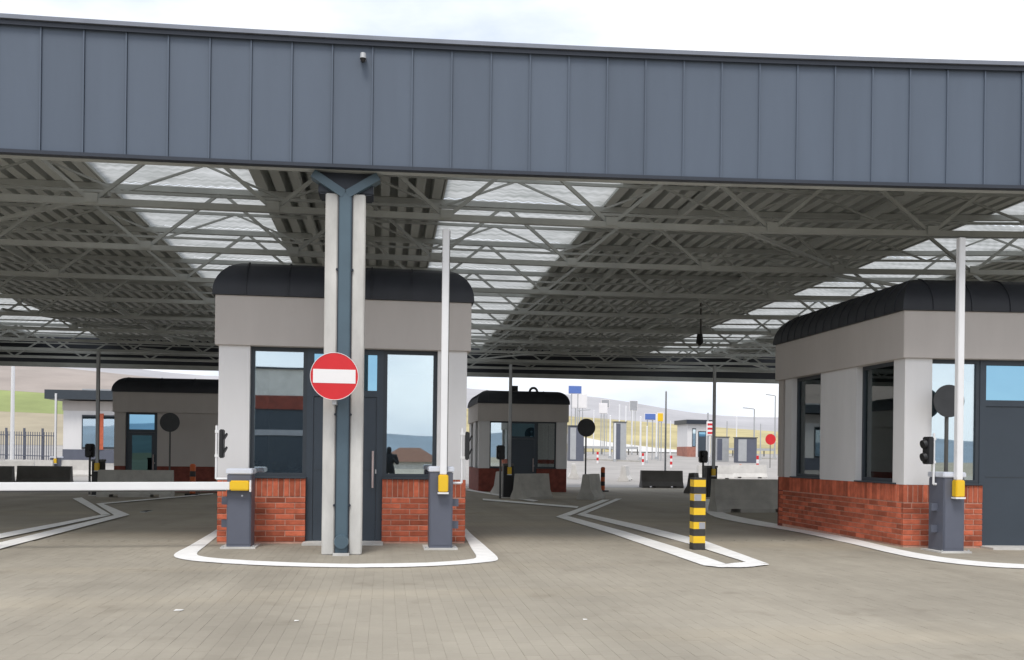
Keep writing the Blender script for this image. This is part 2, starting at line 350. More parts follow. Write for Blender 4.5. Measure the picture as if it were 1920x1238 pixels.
mark([(1316, 1062), (1350, 1066), (1400, 1066), (1443, 1061)], [(1366, 1059), (1376, 1058), (1390, 1057), (1402, 1055)])
mark([(1043, 970), (1130, 938)], [(1070, 968), (1143, 938)])
mark([(1082, 966), (1155, 936)], [(1100, 964), (1166, 936)])
mark([(905, 936), (1085, 951)], [(905, 939), (1082, 954)])
mark([(-60, 1013), (0, 1003), (190, 967)], [(-60, 1023), (0, 1012), (206, 968)])
mark([(136, 936), (190, 967)], [(153, 934), (208, 967)])
mark([(-60, 1033), (0, 1020), (214, 968)], [(-60, 1046), (0, 1032), (243, 967)])
mark([(180, 946), (214, 968)], [(190, 945), (243, 967)])
mark([(190, 945), (400, 926)], [(190, 947), (400, 928)])
mark([(1000, 942), (870, 920)], [(1010, 940), (880, 919)])
# narrow pale expansion strip under the canopy edge

# ------------------------------------------------------------------ canopy
def F(x):
    t = max(-4.07, min(9.43, x + .43)); y = 11.60 - .04 * t - .0038 * t * t
    if x > 9: y -= (.04 + .0076 * 9.43) * (min(x, 16) - 9)
    return y
def bend(x): return -.009 * (min(max(0, x - 2), 12)) ** 2
ZF0, ZF1 = 4.80, 6.30
YB = 40.5
def zdeck(y): return 6.02 - .009 * (y - 11.5)
canopy = thing('canopy', (-.5, 11.7, 0), 'wide checkpoint canopy with grey blue seamed metal fascia and open trusses underneath', 'canopy')
# fascia panels
PWID = .485; x = -9.9; k = 0; seams = []
while x < 13.5:
    a, c = x, x + PWID
    pa, pb = Vector((a + .006, F(a), 0)), Vector((c - .006, F(c), 0)); n_ = Vector((pb - pa)).cross(Vector((0, 0, 1))).normalized()
    b = MB(); t = .02; out = n_ * 1.0
    if out.y > 0: out = -out
    vs = []
    for z in (ZF0, ZF1):
        for e in (pa, pb):
            for d_ in (0, t): q = e - out * d_; vs.append((q.x, q.y, z))
    b.add(vs, [(0, 2, 6, 4), (1, 5, 7, 3), (0, 4, 5, 1), (2, 3, 7, 6), (0, 1, 3, 2), (4, 6, 7, 5)])
    # folded edge that makes the standing seam
    for e in (pb,):
        q = e + out * .022; al = (pb - pa).normalized() * .009
        b.add([(e.x - al.x, e.y - al.y, ZF0), (e.x + al.x, e.y + al.y, ZF0), (q.x + al.x, q.y + al.y, ZF0), (q.x - al.x, q.y - al.y, ZF0), (e.x - al.x, e.y - al.y, ZF1), (e.x + al.x, e.y + al.y, ZF1), (q.x + al.x, q.y + al.y, ZF1), (q.x - al.x, q.y - al.y, ZF1)],
              [(0, 3, 2, 1), (4, 5, 6, 7), (0, 1, 5, 4), (1, 2, 6, 5), (2, 3, 7, 6), (3, 0, 4, 7)])
    b.build('fascia_panel', 'fascia', canopy); x += PWID
def strip(name, m, z0, z1, y0, y1, xa=-9.9, xb=13.6, n=40, parent=canopy):
    b = MB(); vs = []
    for i in range(n + 1):
        x = xa + (xb - xa) * i / n; y = F(x); vs += [(x, y + y0, z0), (x, y + y1, z0), (x, y + y1, z1), (x, y + y0, z1)]
    fs = [(0, 1, 2, 3), tuple(4 * n + q for q in (3, 2, 1, 0))]
    for i in range(n):
        for q in range(4): fs.append((4 * i + q, 4 * i + (q + 1) % 4, 4 * i + 4 + (q + 1) % 4, 4 * i + 4 + q))
    b.add(vs, fs); return b.build(name, m, parent)
strip('coping', 'coping', ZF1 + .012, ZF1 + .062, -.085, .4)
strip('coping_drip', 'trim', ZF1 - .045, ZF1 + .010, -.05, -.031)
strip('bottom_trim', 'trim', ZF0 - .045, ZF0 - .002, -.04, .06)
strip('fascia_backing', 'trim', ZF0 + .02, ZF1 - .02, .03, .055)
strip('edge_beam', 'steel', ZF0 - .03, ZF0 + .07, .13, .25)
# canopy stretched far past both frame edges, added to darken the space underneath
SKY = [(-14.1, -11.35), (-4.95, -2.3), (1.0, 4.05), (11.45, 14.2)]
DX0, DX1 = -46.0, 46.0
def deck(x0, x1):
    b = MB(); prof = []; x = x0; P = .31
    while x < x1 - .01:
        for dx, dz in ((0, 0), (.165, 0), (.172, .30), (.303, .30), (.3099, 0)):
            if x + dx <= x1: prof.append((x + dx, dz))
        x += P
    prof.append((x1, 0)); n = len(prof); vs = []
    for j in range(2):
        for px_, dz in prof:
            y = max(F(px_), 9.0) + .07 if j == 0 else YB; vs.append((px_, y, zdeck(y) + dz))
    b.add(vs, [(i, i + 1, n + i + 1, n + i) for i in range(n - 1)]); return b.build('deck_sheet', 'deck', canopy)
SKY_ALL = [(-29.9, -27.15), (-20.75, -18.1)] + SKY + [(16.8, 19.85), (27.25, 30)]
edges = [DX0] + [e for s in SKY_ALL for e in s] + [DX1]
for i in range(0, len(edges), 2): deck(edges[i], edges[i + 1])
ysk = [14.2 + 3.1 * k for k in range(9)]
for s0, s1 in SKY_ALL:
    ye = [None] + [y + .15 for y in ysk] + [YB]
    cw = (s1 - s0)
    for a, c in zip(ye, ye[1:]):
        b = MB(); n = 28; vs = []
        for j in range(2):
            for i in range(n + 1):
                x = s0 + .02 + (cw - .04) * i / n; y = (max(F(x), 9.0) + .08 if a is None else a + .015) if j == 0 else c - .015
                vs.append((x, y, zdeck(y) + .07 + .018 * math.sin(i * math.pi)))
        vs = [(p[0], p[1], p[2] + (.012 if (q % (n + 1)) % 2 else -.012)) for q, p in enumerate(vs)]
        b.add(vs, [(i, i + 1, n + 2 + i, n + 1 + i) for i in range(n)], True); b.build('skylight_sheet', 'skylight', canopy)
    for xx in (s0, s1):
        y0 = max(F(xx), 9.0) + .1
        b = MB(); b.bar((xx, y0, zdeck(y0) + .17), (xx, YB - .1, zdeck(YB) + .17), .036, .34); b.build('skylight_kerb', 'deck', canopy)
# lattice trusses
ZB = 4.86; NODE = 1.28
def truss(k, Y, zb, main=True):
    xa, xb = -19.6, 19.6; ns = int((xb - xa) / NODE); zt = zdeck(Y) - .06
    def P(i, z): x = xa + NODE * i; return Vector((x, Y + bend(x), z))
    b = MB(); cb = .092 if main else .04; ct = .10 if main else .05
    for i in range(ns):
        b.bar(P(i, zb), P(i + 1, zb), cb, cb)
    bo = b.build('bottom_chord' if main else 'purlin_rail', 'steel', canopy)
    if not main and k > 1: return
    b = MB()
    for i in range(ns): b.bar(P(i, zt), P(i + 1, zt), ct, ct)
    b.build('top_chord', 'steel', bo)
    wd = .052 if main else .034
    wm = None
    if main and k < 7:
        for i in range(ns):
            lo, hi = (P(i, zb), P(i + 1, zt)) if i % 2 == 0 else (P(i, zt), P(i + 1, zb))
            MB().bar(lo, hi, wd, wd).build('web_member', 'steel', bo)
        for i in range(0, ns, 2):      # gusset plates at the lower nodes
            q = P(i, zb); b = MB(); b.box(q.x - .09, q.x + .09, q.y - .065, q.y - .055, q.z - .02, q.z + .11); b.build('gusset', 'steel', bo)
    else:
        b = MB()
        for i in range(ns):
            lo, hi = (P(i, zb), P(i + 1, zt)) if i % 2 == 0 else (P(i, zt), P(i + 1, zb))
            b.bar(lo, hi, wd, wd)
        o = b.build('web_lattice', 'steel', bo); o['kind'] = 'stuff'
for k, Y in enumerate(ysk): truss(k, Y, ZB)
for k in range(8): truss(k, ysk[k] + 1.55, 5.42 - .025 * k, False)
# bracing rods and hangers between trusses
for (x0, y0, x1, y1) in [(7.2, 17.3, 12.4, 20.4), (12.4, 20.4, 17.0, 17.3), (-10.2, 26.6, -6.4, 32.8), (-9, 35.9, -5, 39), (2.0, 35.9, 6.0, 39.0), (6.5, 32.8, 2.0, 39.0), (11.5, 32.8, 16, 39), (-4, 14.2, -7.6, 17.3), (5.2, 14.2, 8.4, 17.3)]:
    MB().bar((x0, y0 + bend(x0), ZB + .12), (x1, y1 + bend(x1), ZB + .12), .06, .06).build('bracing_rod', 'steel', canopy)
for x in (-15, -8.5, -1.5, 5.5, 9.0, 16):      # long purlins under the deck
    b = MB(); b.bar((x, F(x) + .3, zdeck(F(x)) - .12), (x, YB - .2, zdeck(YB) - .12), .08, .14); b.build('purlin', 'deck', canopy)
# far edge of the canopy
bx('rear_fascia', 'trim', canopy, -46, 46, YB + .02, YB + .12, 4.62, 6.25)
bx('rear_beam', 'steel', canopy, -46, 46, YB - .22, YB - .06, 4.58, 4.76)
bx('rear_beam', 'steel', canopy, -46, 46, YB - .24, YB - .08, 5.15, 5.27)
for xa_, xb_ in ((-46, -9.92), (13.7, 46)):
    strip('unseen_side_fascia', 'fascia', ZF0, ZF1, 0, .02, xa_, xb_)
for x in (DX0, DX1 - .02): bx('unseen_end_fascia', 'fascia', canopy, x, x + .02, 12.2 if x < 0 else 9.9, YB, 4.78, 6.3)  # unseen ends of the canopy stretches added for shade
# hanging rod with a small fitting
ph = at(1314, 600, 27.0)
for nm, px, y0, y1, d in (('hanging_fitting', 1314, 556, 650, 27.0),):
    h = thing('hanging_camera', at(px, y0, d), 'dark camera hanging on a thin rod below the right skylight', 'camera')
    MB().cyl(at(px, 470, d), at(px, y1 - 22, d), .03, n=8).build('rod', 'darkpole', h)
    p = at(px - 2, y1 - 14, d); b = MB(); b.cyl(p + Vector((0, 0, .14)), p + Vector((0, 0, -.12)), .08, .11, 12); b.build('housing', 'black', h)
    MB().cyl(p + Vector((0, 0, -.12)), p + Vector((0, 0, -.19)), .08, .03, 12).build('lens_dome', 'black', h)
# dome camera on the fascia
px_ = at(681, 112, 11.40); px_.y = F(px_.x) - .002
c = thing('dome_camera', px_, 'small pale dome camera mounted high on the canopy fascia', 'camera')
MB().box(px_.x - .035, px_.x + .035, px_.y - .10, px_.y - .001, px_.z + .0, px_.z + .05).build('bracket', 'reflector', c)
MB().cyl((px_.x, px_.y - .1, px_.z + .055), (px_.x, px_.y - .1, px_.z - .01), .032, .04, 14).build('housing', 'greysteel', c)
MB().cyl((px_.x, px_.y - .1, px_.z - .011), (px_.x, px_.y - .1, px_.z - .055), .038, .016, 14).build('lens_dome', 'black', c)

# ------------------------------------------------------------------ canopy column
cb = gnd(640, 1041); CXM, CYF = cb.x, cb.y
colm = thing('canopy_column', (CXM, CYF, 0), 'twin concrete post column with grey blue downpipe between carrying the canopy', 'column')
for sx in (-1, 1):
    x0 = CXM + (-.245 if sx < 0 else .09); bx('concrete_post', 'concrete', colm, x0, x0 + .155, CYF, CYF + .42, 0, 4.50, bevel=.012)
bx('back_plate', 'concrete', colm, CXM - .088, CXM + .088, CYF + .2, CYF + .4, 0, 4.49)
ZY = 4.52
pp = bx('downpipe', 'pipe', colm, CXM - .075, CXM + .075, CYF - .035, CYF + .19, .0, ZY, bevel=.012)
for sx in (-1, 1):
    bx('pipe_flange', 'trim', colm, CXM + sx * .082 - .0055, CXM + sx * .082 + .0055, CYF - .012, CYF + .15, .02, ZY)
    MB().bar((CXM + sx * .02, CYF + .06, ZY - .03), (CXM + sx * .40, CYF + .06, ZY + .21), .2, .10).build('pipe_branch', 'pipe', colm)
    for z in (.62, 1.75, 3.55): MB().cyl((CXM + sx * .094, CYF - .025, z), (CXM + sx * .094, CYF + .02, z), .016, n=8).build('clip', 'trim', colm)
b = MB(); b.box(CXM - .34, CXM + .34, CYF + .05, CYF + .45, 4.505, 5.7); b.build('column_head', 'trim', colm, .02)
b = MB(); b.cyl((CXM, CYF - .09, .17), (CXM, CYF - .03, .17), .085, .092, 20); b.build('pipe_elbow', 'pipe', colm)
bx('base_plate', 'concrete', colm, CXM - .1, CXM + .1, CYF - .13, CYF - .04, .0, .03)

# no entry sign on the column
sg = at(627, 706, 11.28)
sign = thing('no_entry_sign', sg, 'red no entry sign with white bar fixed to the concrete column', 'sign')
fwd = -(Vector((sg.x, sg.y, 0)).normalized()) ; fwd = Vector((fwd.x * .5, -1, 0)).normalized()
rt = Vector((-fwd.y, fwd.x, 0)); 
if rt.x < 0: rt = -rt
MB().cyl(sg, sg + fwd * .022, .283, n=48).build('disc', 'red', sign)
ring = MB(); n = 48; vs = []
for i in range(n):
    t = 2 * math.pi * i / n; e = rt * math.cos(t) + Vector((0, 0, math.sin(t)))
    vs += [sg + e * .282 + fwd * .026, sg + e * .288 + fwd * .026, sg + e * .288 - fwd * .004, sg + e * .282 + fwd * .0225]
ring.add(vs, [(4 * i + q, 4 * i + (q + 1) % 4, 4 * ((i + 1) % n) + (q + 1) % 4, 4 * ((i + 1) % n) + q) for i in range(n) for q in range(4)], True); ring.build('rim', 'signwhite', sign)
q = sg + fwd * .0245
MB().add([q - rt * .252 + Vector((0, 0, -.083)), q + rt * .252 + Vector((0, 0, -.083)), q + rt * .252 + Vector((0, 0, .083)), q - rt * .252 + Vector((0, 0, .083)),
          q - rt * .252 + Vector((0, 0, -.083)) - fwd * .002, q + rt * .252 + Vector((0, 0, -.083)) - fwd * .002, q + rt * .252 + Vector((0, 0, .083)) - fwd * .002, q - rt * .252 + Vector((0, 0, .083)) - fwd * .002],
         [(0, 1, 2, 3), (7, 6, 5, 4), (0, 4, 5, 1), (1, 5, 6, 2), (2, 6, 7, 3), (3, 7, 4, 0)]).build('white_bar', 'signwhite', sign)
MB().bar(sg - fwd * .0 + Vector((0, 0, -.31)), Vector((sg.x, CYF, sg.z - .31)), .05, .05).build('bracket', 'greysteel', sign)
MB().bar(sg - fwd * .012 + Vector((0, 0, -.34)), sg - fwd * .012 + Vector((0, 0, .2)), .05, .02).build('mounting_rail', 'greysteel', sign)

# ------------------------------------------------------------------ booths
BRICK = {}
def brick_mesh(lx_, hz, dep=.06):
    k = (round(lx_, 3), round(hz, 3))
    if k not in BRICK:
        bm = bmesh.new(); bmesh.ops.create_cube(bm, size=1); bmesh.ops.scale(bm, vec=(lx_, dep, hz), verts=bm.verts)
        ed = [e for e in bm.edges if all(v.co.y < 0 for v in e.verts)]
        bmesh.ops.bevel(bm, geom=ed, offset=.004, segments=1, affect='EDGES')
        me = bpy.data.meshes.new('brick'); bm.to_mesh(me); bm.free(); me.materials.append(M['brick']); BRICK[k] = me
    return BRICK[k]
ZBR, ZWIN, ZEAVE, RR = .905, 2.73, 3.415, .485
def booth(name, label, x0, y0, W, D, front, left, right, z=0.0, k=0.0, detail=True, sides_detail=True, door_label=None, roof_step=.62, wallmat='render', glazed=False):
    root = thing(name, (x0 + W / 2, y0, z), label, 'booth', 'checkpoint booths under the canopy')
    ang = math.atan(k)
    walls = [('front', lambda s, t, zz: (x0 + s, y0 - t + k * s, z + zz), W, front, ang),
             ('left', lambda s, t, zz: (x0 - t, y0 + s, z + zz), D, left, -R(90)),
             ('right', lambda s, t, zz: (x0 + W + t, y0 + s + k * W, z + zz), D, right, R(90)),
             ('back', lambda s, t, zz: (x0 + s, y0 + D + t + k * s, z + zz), W, [('wall', 0, W)], R(180) + ang)]
    for wn, tf, Ln, segs, rz in walls:
        if not segs: segs = [('wall', 0, Ln)]
        spans = []; cur = None
        for ty, a, c in segs:
            if ty == 'door':
                if cur: spans.append(cur); cur = None
            else: cur = (cur[0], c) if cur else (a, c)
        if cur: spans.append(cur)
        side = wn in ('left', 'right')
        for a, c in spans:
            det = detail and (wn == 'front' or (wn == 'left' and sides_detail))
            aa, cc_ = (a + .062, c - .062) if side else (a, c)
            core = MB(tf).box(aa + (.006 if not side else 0), cc_ - (.006 if not side else 0), -.22, -.008 if det else 0, -.02, ZBR - .004).build('brick_wall', 'mortar' if det else 'darkbrick', root)
            if det:
                def put(s0, s1, z0, z1):
                    if s1 - s0 < .02: return
                    o = bpy.data.objects.new('brick', brick_mesh(s1 - s0, z1 - z0)); col.objects.link(o); o.parent = core
                    p = Vector(tf((s0 + s1) / 2, -.03 + random.uniform(-.0015, .0015), (z0 + z1) / 2)) - OFF[core]; o.location = p; o.rotation_euler = (0, 0, rz)
                j = .012; ns = max(1, round((cc_ - aa + j) / .076)); pw = (cc_ - aa + j) / ns
                for i in range(ns): put(aa + i * pw, aa + (i + 1) * pw - j, .655, ZBR)
                for r_ in range(8):
                    z0 = .03 + r_ * .0775; s = aa - (random.choice((.0, .0)) + (.13 if r_ % 2 else 0))
                    while s < cc_ - .01:
                        e = min(s + .25, cc_); st = max(s, aa)
                        if cc_ - e < .03: e = cc_
                        put(st, e, z0, z0 + .0645); s = e + j
        for ty, a, c in segs:
            if ty in ('pier', 'wall'):
                aa, cc_ = (max(a, .301), min(c, Ln - .301)) if side else (a, c)
                if side and (a < .3): aa = a if False else .301
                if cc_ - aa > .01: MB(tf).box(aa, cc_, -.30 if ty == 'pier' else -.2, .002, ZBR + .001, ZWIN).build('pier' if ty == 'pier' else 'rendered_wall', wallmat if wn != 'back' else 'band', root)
            if ty == 'win':
                zz0, zz1 = ZBR + .02, ZWIN
                fr = MB(tf).box(a, a + .055, -.17, -.10, zz0, zz1).box(c - .055, c, -.17, -.10, zz0, zz1).box(a + .055, c - .055, -.17, -.10, zz0, zz0 + .055).box(a + .055, c - .055, -.17, -.10, zz1 - .055, zz1).build('window_frame', 'frame', root)
                MB(tf).box(a + .056, c - .056, -.142, -.130, zz0 + .056, zz1 - .056).build('pane', 'glass' if not side else 'glassside', fr)
                MB(tf).box(a - .005, c + .005, -.175, .025, ZBR + .002, ZBR + .022).build('window_sill', 'frame', root)
            if ty == 'door':
                df = MB(tf).box(a, a + .09, -.17, -.09, 0, ZWIN).box(c - .09, c, -.17, -.09, 0, ZWIN).box(a + .09, c - .09, -.17, -.09, ZWIN - .07, ZWIN).box(a + .09, c - .09, -.17, -.09, 2.06, 2.15).build('door_frame', 'door', root)
                MB(tf).box(a + .091, c - .091, -.142, -.130, 2.151, ZWIN - .071).build('transom_pane', 'glassblue', df)
                lf = MB(tf).box(a + .093, c - .093, -.150, -.105, .015, 2.055).build('door_leaf', 'door', root)
                if glazed: MB(tf).box(a + .2, c - .2, -.1045, -.098, .35, 1.95).build('door_pane', 'glassteal', lf)
                hx = c - .135
                MB(tf).cyl((hx, -.05, .78), (hx, -.05, 1.30), .016, n=10).box(hx - .01, hx + .01, -.106, -.05, .84, .86).box(hx - .01, hx + .01, -.106, -.05, 1.22, 1.24).build('door_handle', 'handle', lf)
                MB(tf).box(hx + .032, hx + .05, -.106, -.06, .98, 1.04).build('door_lock', 'greysteel', lf)
                MB(tf).box(a + .1, c - .1, -.1048, -.101, 1.02, 1.035).build('door_rail', 'frame', lf)
                MB(tf).box(a - .02, c + .02, -.16, .28, -.03, .03).build('threshold', 'concrete', root)
    # corner piers carried by front segments already; interior floor
    ft = lambda xl, yl, zz: (x0 + xl, y0 + yl + k * xl, z + zz)
    MB(ft).box(.21, W - .21, .21, D - .21, -.03, .02).build('floor', 'concrete', root)
    ov = .05
    bd = MB(ft).box(-ov, W + ov, -ov, D + ov, ZWIN + .002, ZEAVE).build('parapet_band', 'band', root, .006)
    # vaulted zinc roof with mitred corners
    o2 = .085; n = 10; rings = []
    for i in range(n + 1):
        t = i / n * math.pi / 2; ins = RR * (1 - math.cos(t)) - o2; rings.append((ins, ZEAVE + .035 + RR * math.sin(t)))
    b = MB(ft); vs = [(-o2, -o2, ZEAVE + .002), (W + o2, -o2, ZEAVE + .002), (W + o2, D + o2, ZEAVE + .002), (-o2, D + o2, ZEAVE + .002)]
    for ins, zz in rings: vs += [(ins, ins, zz), (W - ins, ins, zz), (W - ins, D - ins, zz), (ins, D - ins, zz)]
    fs = [(3, 2, 1, 0)]
    for i in range(n + 1):
        for q in range(4): fs.append((4 * i + q, 4 * i + (q + 1) % 4, 4 * i + 4 + (q + 1) % 4, 4 * i + 4 + q))
    fs.append(tuple(4 * (n + 1) + q for q in range(4))); b.add(vs, fs)
    roof = b.build('roof', 'roofzinc', root)
    for pl in roof.data.polygons: pl.use_smooth = abs(pl.normal.z) < .98
    roof.data.set_sharp_from_angle(angle=R(35))
    def seam(side_, s):
        b = MB(ft); vs = []
        for i, (ins, zz) in enumerate([(-o2, ZEAVE + .004)] + rings):
            if side_ == 'f':
                if not (ins < s < W - ins): continue
                e = [(s - .008, ins), (s + .008, ins), (s + .008, ins - .012), (s - .008, ins - .012)]
            else:
                if not (ins < s < D - ins): continue
                e = [(ins, s - .008), (ins, s + .008), (ins - .012, s + .008), (ins - .012, s - .008)]
            up = .012 * min(1, max(0, (zz - ZEAVE - .035) / RR))
            vs += [(e[0][0], e[0][1], zz), (e[1][0], e[1][1], zz), (e[2][0], e[2][1], zz + up), (e[3][0], e[3][1], zz + up)]
        m_ = len(vs) // 4
        b.add(vs, [(4 * i + q, 4 * i + (q + 1) % 4, 4 * i + 4 + (q + 1) % 4, 4 * i + 4 + q) for i in range(m_ - 1) for q in range(4)] + [(3, 2, 1, 0), tuple(4 * (m_ - 1) + q for q in range(4))]); b.build('seam', 'roofzinc', roof)
    s = .36
    while s < W - .3: seam('f', s); s += 1.08 / 2 * 1.05 if detail else 1.1
    s = .15
    while s < D - .1: seam('l', s); s += roof_step / 2
    return root
FR = [('pier', 0, .42), ('win', .42, 1.20), ('door', 1.20, 2.27), ('win', 2.27, 3.04), ('pier', 3.04, 3.46)]
pl_, pr_ = gnd(402, 1019), gnd(873, 1021)
Y1 = (pl_.y + pr_.y) / 2
pl_.x += .05; W1 = pr_.x - pl_.x
print('front booth', pl_, pr_, W1)
sc1 = W1 / 3.46
FR1 = [(t, a * sc1, c * sc1) for t, a, c in FR]
booth('checkpoint_booth', 'front booth with brick base behind the column and no entry sign', pl_.x, Y1, W1, 4.2, FR1, [('pier', 0, .4), ('win', .4, 1.4), ('wall', 1.4, 4.2)], [('pier', 0, .4), ('win', .4, 1.4), ('wall', 1.4, 4.2)], sides_detail=False)
pc = gnd(1693, 1027); print('right booth', pc)
def yl(px): r = ray(px, 900); return pc.x / r.x * r.y - pc.y
SD = [('pier', 0, yl(1680)), ('win', yl(1680), yl(1604)), ('pier', yl(1604), yl(1537)), ('win', yl(1537), yl(1483)), ('pier', yl(1483), yl(1458))]
print(SD)
D2 = yl(1458)
booth('checkpoint_booth', 'nearest booth at the right edge showing two side windows and brick base', pc.x, pc.y, 3.5, D2, [('pier', 0, .40), ('win', .40, 1.17), ('door', 1.17, 2.4), ('win', 2.4, 3.1), ('pier', 3.1, 3.5)], SD, SD, k=-.085, roof_step=.56)
def atg(px, d):
    p = at(px, 900, d); p.z = terr(p.x, p.y); return p
p3 = atg(897, 36.0)
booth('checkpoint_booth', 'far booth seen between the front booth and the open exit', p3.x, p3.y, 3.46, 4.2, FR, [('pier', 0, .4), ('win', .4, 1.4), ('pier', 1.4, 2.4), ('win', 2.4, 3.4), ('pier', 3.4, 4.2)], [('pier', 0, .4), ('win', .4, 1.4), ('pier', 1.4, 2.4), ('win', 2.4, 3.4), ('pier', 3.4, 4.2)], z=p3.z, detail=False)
p4 = atg(213, 31.6)
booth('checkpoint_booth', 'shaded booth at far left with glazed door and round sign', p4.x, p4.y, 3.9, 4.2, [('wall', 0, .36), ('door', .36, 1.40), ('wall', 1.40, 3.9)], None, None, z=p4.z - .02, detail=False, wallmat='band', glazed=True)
fb = bpy.data.objects['checkpoint_booth.002']
vt = p3 + Vector((1.55, 1.2, 3.8))
MB().box(vt.x - .12, vt.x + .12, vt.y, vt.y + .3, vt.z, vt.z + .4).build('vent_box', 'black', fb)
arc = [(vt.x + .75 + .15 * math.cos(a_) * -1, vt.y, vt.z + .18 + .15 * math.sin(a_)) for a_ in [math.pi * q / 8 for q in range(9)]]
MB().tube([(arc[0][0], vt.y, vt.z - .1)] + arc + [(arc[-1][0], vt.y, vt.z + .1)], .05, 8).build('gooseneck_vent', 'black', fb)
dk = thing('desk', (pc.x + .9, pc.y + 1.6, .02), 'pale desk inside the right booth behind its side windows', 'desk')
bx('top', 'jerseylight', dk, pc.x + .6, pc.x + 1.5, pc.y + .7, pc.y + 2.9, .72, .76)
for yy in (.8, 2.7): bx('leg', 'darkpole', dk, pc.x + .7, pc.x + 1.4, pc.y + yy, pc.y + yy + .05, .02, .719)
for yy, lb in ((.95, 'black monitor nearest the front window in the right booth'), (2.5, 'black monitor at the rear side window of the right booth')):
    mo = thing('monitor', (pc.x + 1.1, pc.y + yy, .761), lb, 'monitor', 'monitors in the right booth')
    bx('screen', 'black', mo, pc.x + 1.08, pc.x + 1.12, pc.y + yy - .28, pc.y + yy + .28, .9, 1.28); bx('stand', 'darkpole', mo, pc.x + 1.09, pc.x + 1.15, pc.y + yy - .04, pc.y + yy + .04, .762, .899); bx('foot', 'darkpole', mo, pc.x + 1.0, pc.x + 1.2, pc.y + yy - .12, pc.y + yy + .12, .761, .772)
# plants on the sill inside the front booth, left window
for i, px in enumerate((484, 519, 549)):
    p = aty(px, 884, Y1 + .30); p.z = ZBR + .02
    t = thing('potted_plant', p, ('small dim potted plant at left end of the booth window sill', 'bushy dry potted plant in the middle of the booth window sill', 'pale flowered potted plant at right end of the booth window sill')[i], 'plant')
    MB().cyl(p, p + Vector((0, 0, .09)), .045, .06, 10).build('pot', 'pot', t)
    b = MB(); rr = random.Random(i)
    for q in range(60):
        a, e, r_ = rr.uniform(0, 6.28), rr.uniform(.1, 1.4), rr.uniform(.05, .13)
        tip = p + Vector((0, 0, .09)) + Vector((math.cos(a) * math.cos(e), math.sin(a) * math.cos(e), math.sin(e))) * r_
        s_ = Vector((rr.uniform(-1, 1), rr.uniform(-1, 1), rr.uniform(-1, 1))).normalized() * .022; s2 = s_.cross(Vector((.3, .5, .8))).normalized() * .014
        b.add([tip - s_, tip + s2, tip + s_, tip - s2], [(0, 1, 2, 3)])
    o = b.build('foliage', 'plant' if i == 1 else ('pot' if i == 0 else 'signwhite'), t); o['kind'] = 'stuff'
    MB().box(p.x - .07, p.x + .07, p.y - .06, p.y + .06, p.z - .02, p.z).build('saucer', 'pot', t)
bx('sill_board', 'concrete', bpy.data.objects['checkpoint_booth'], pl_.x + .44 * sc1, pl_.x + 1.18 * sc1, Y1 + .18, Y1 + .42, ZBR - .03, ZBR)

# ------------------------------------------------------------------ boom barriers
def barrier(P, label, raised=True, arm_top=None, arm_len=3.5, width=.31, height=1.03, dark=False, side_block=0, rz=0.0, tilt=0.0):
    t = thing('boom_barrier', P, label, 'barrier', 'boom barriers at the lanes')
    x, y, z = P; w2 = width / 2
    hm = 'housing' if not dark else 'black'
    bx('housing', hm, t, x - w2, x + w2, y, y + .36, z, z + height, bevel=.01)
    bx('cap', 'cap' if not dark else 'darkpole', t, x - w2 - .015, x + w2 + .015, y - .015, y + .375, z + height + .002, z + height + .075, bevel=.012)
    bx('base_plate', 'concrete', t, x - w2 - .07, x + w2 + .07, y - .07, y + .43, z - .01, z + .025)
    if not dark:
        for sx in (-1, 1): MB().cyl((x + sx * (w2 + .04), y - .04, z + .024), (x + sx * (w2 + .04), y - .04, z + .045), .014, n=8).build('anchor_bolt', 'greysteel', t)
    bx('access_panel', hm, t, x - w2 + .02, x + w2 - .02, y - .006, y - .0005, z + .06, z + height - .32)
    MB().cyl((x + .04, y - .012, z + height - .28), (x + .04, y - .001, z + height - .28), .012, n=10).build('lock', 'cap', t)
    hz = z + height - .15; hy = y - .06; hx = x + .02
    if raised:
        top = arm_top if arm_top else z + 4.2
        hu = bx('hub', 'yellow', t, hx - .065, hx + .065, hy - .055, hy + .055, hz - .11, hz + .12, bevel=.012)
        bx('arm_clamp', 'white', t, hx - .072, hx + .072, hy - .058, hy + .052, hz - .135, hz - .112)
        MB().box(hx - .045, hx + .045, hy - .035, hy + .05, hz + .121, top).build('arm', 'white' if not dark else 'greysteel', t, .008)
        bx('arm_edge', 'darkpole', t, hx + .046, hx + .056, hy - .01, hy + .03, hz + .17, top - .02)
    else:
        bx('hub', 'yellow', t, hx - .125, hx + .125, hy - .055, hy + .055, hz - .06, hz + .07, bevel=.015)
        bx('arm_clamp', 'white', t, hx + .126, hx + .145, hy - .05, hy + .05, hz - .075, hz + .075)
        e = Vector((hx - .126, hy, hz)); d = Vector((-math.cos(rz), -math.sin(rz), math.sin(tilt)))
        MB().bar(e, e + d * arm_len, .08, .105).build('arm', 'white', t, .008)
        MB().bar(e + d * .05 + Vector((0, 0, -.062)), e + d * arm_len + Vector((0, 0, -.062)), .03, .016).build('arm_edge', 'darkpole', t)
    MB().cyl((x + .02, y - .012, hz), (x + .02, y + .01, hz), .05, n=14).build('axle', 'cap', t)
    for zz in (.32, .62):
        for sx in ([side_block] if side_block else []): bx('side_block', hm, t, x + sx * (w2 + .045) - .044, x + sx * (w2 + .045) + .044, y + .14, y + .2, z + zz - .05, z + zz + .05)  # small housing-coloured blocks beside the outer face
    return t
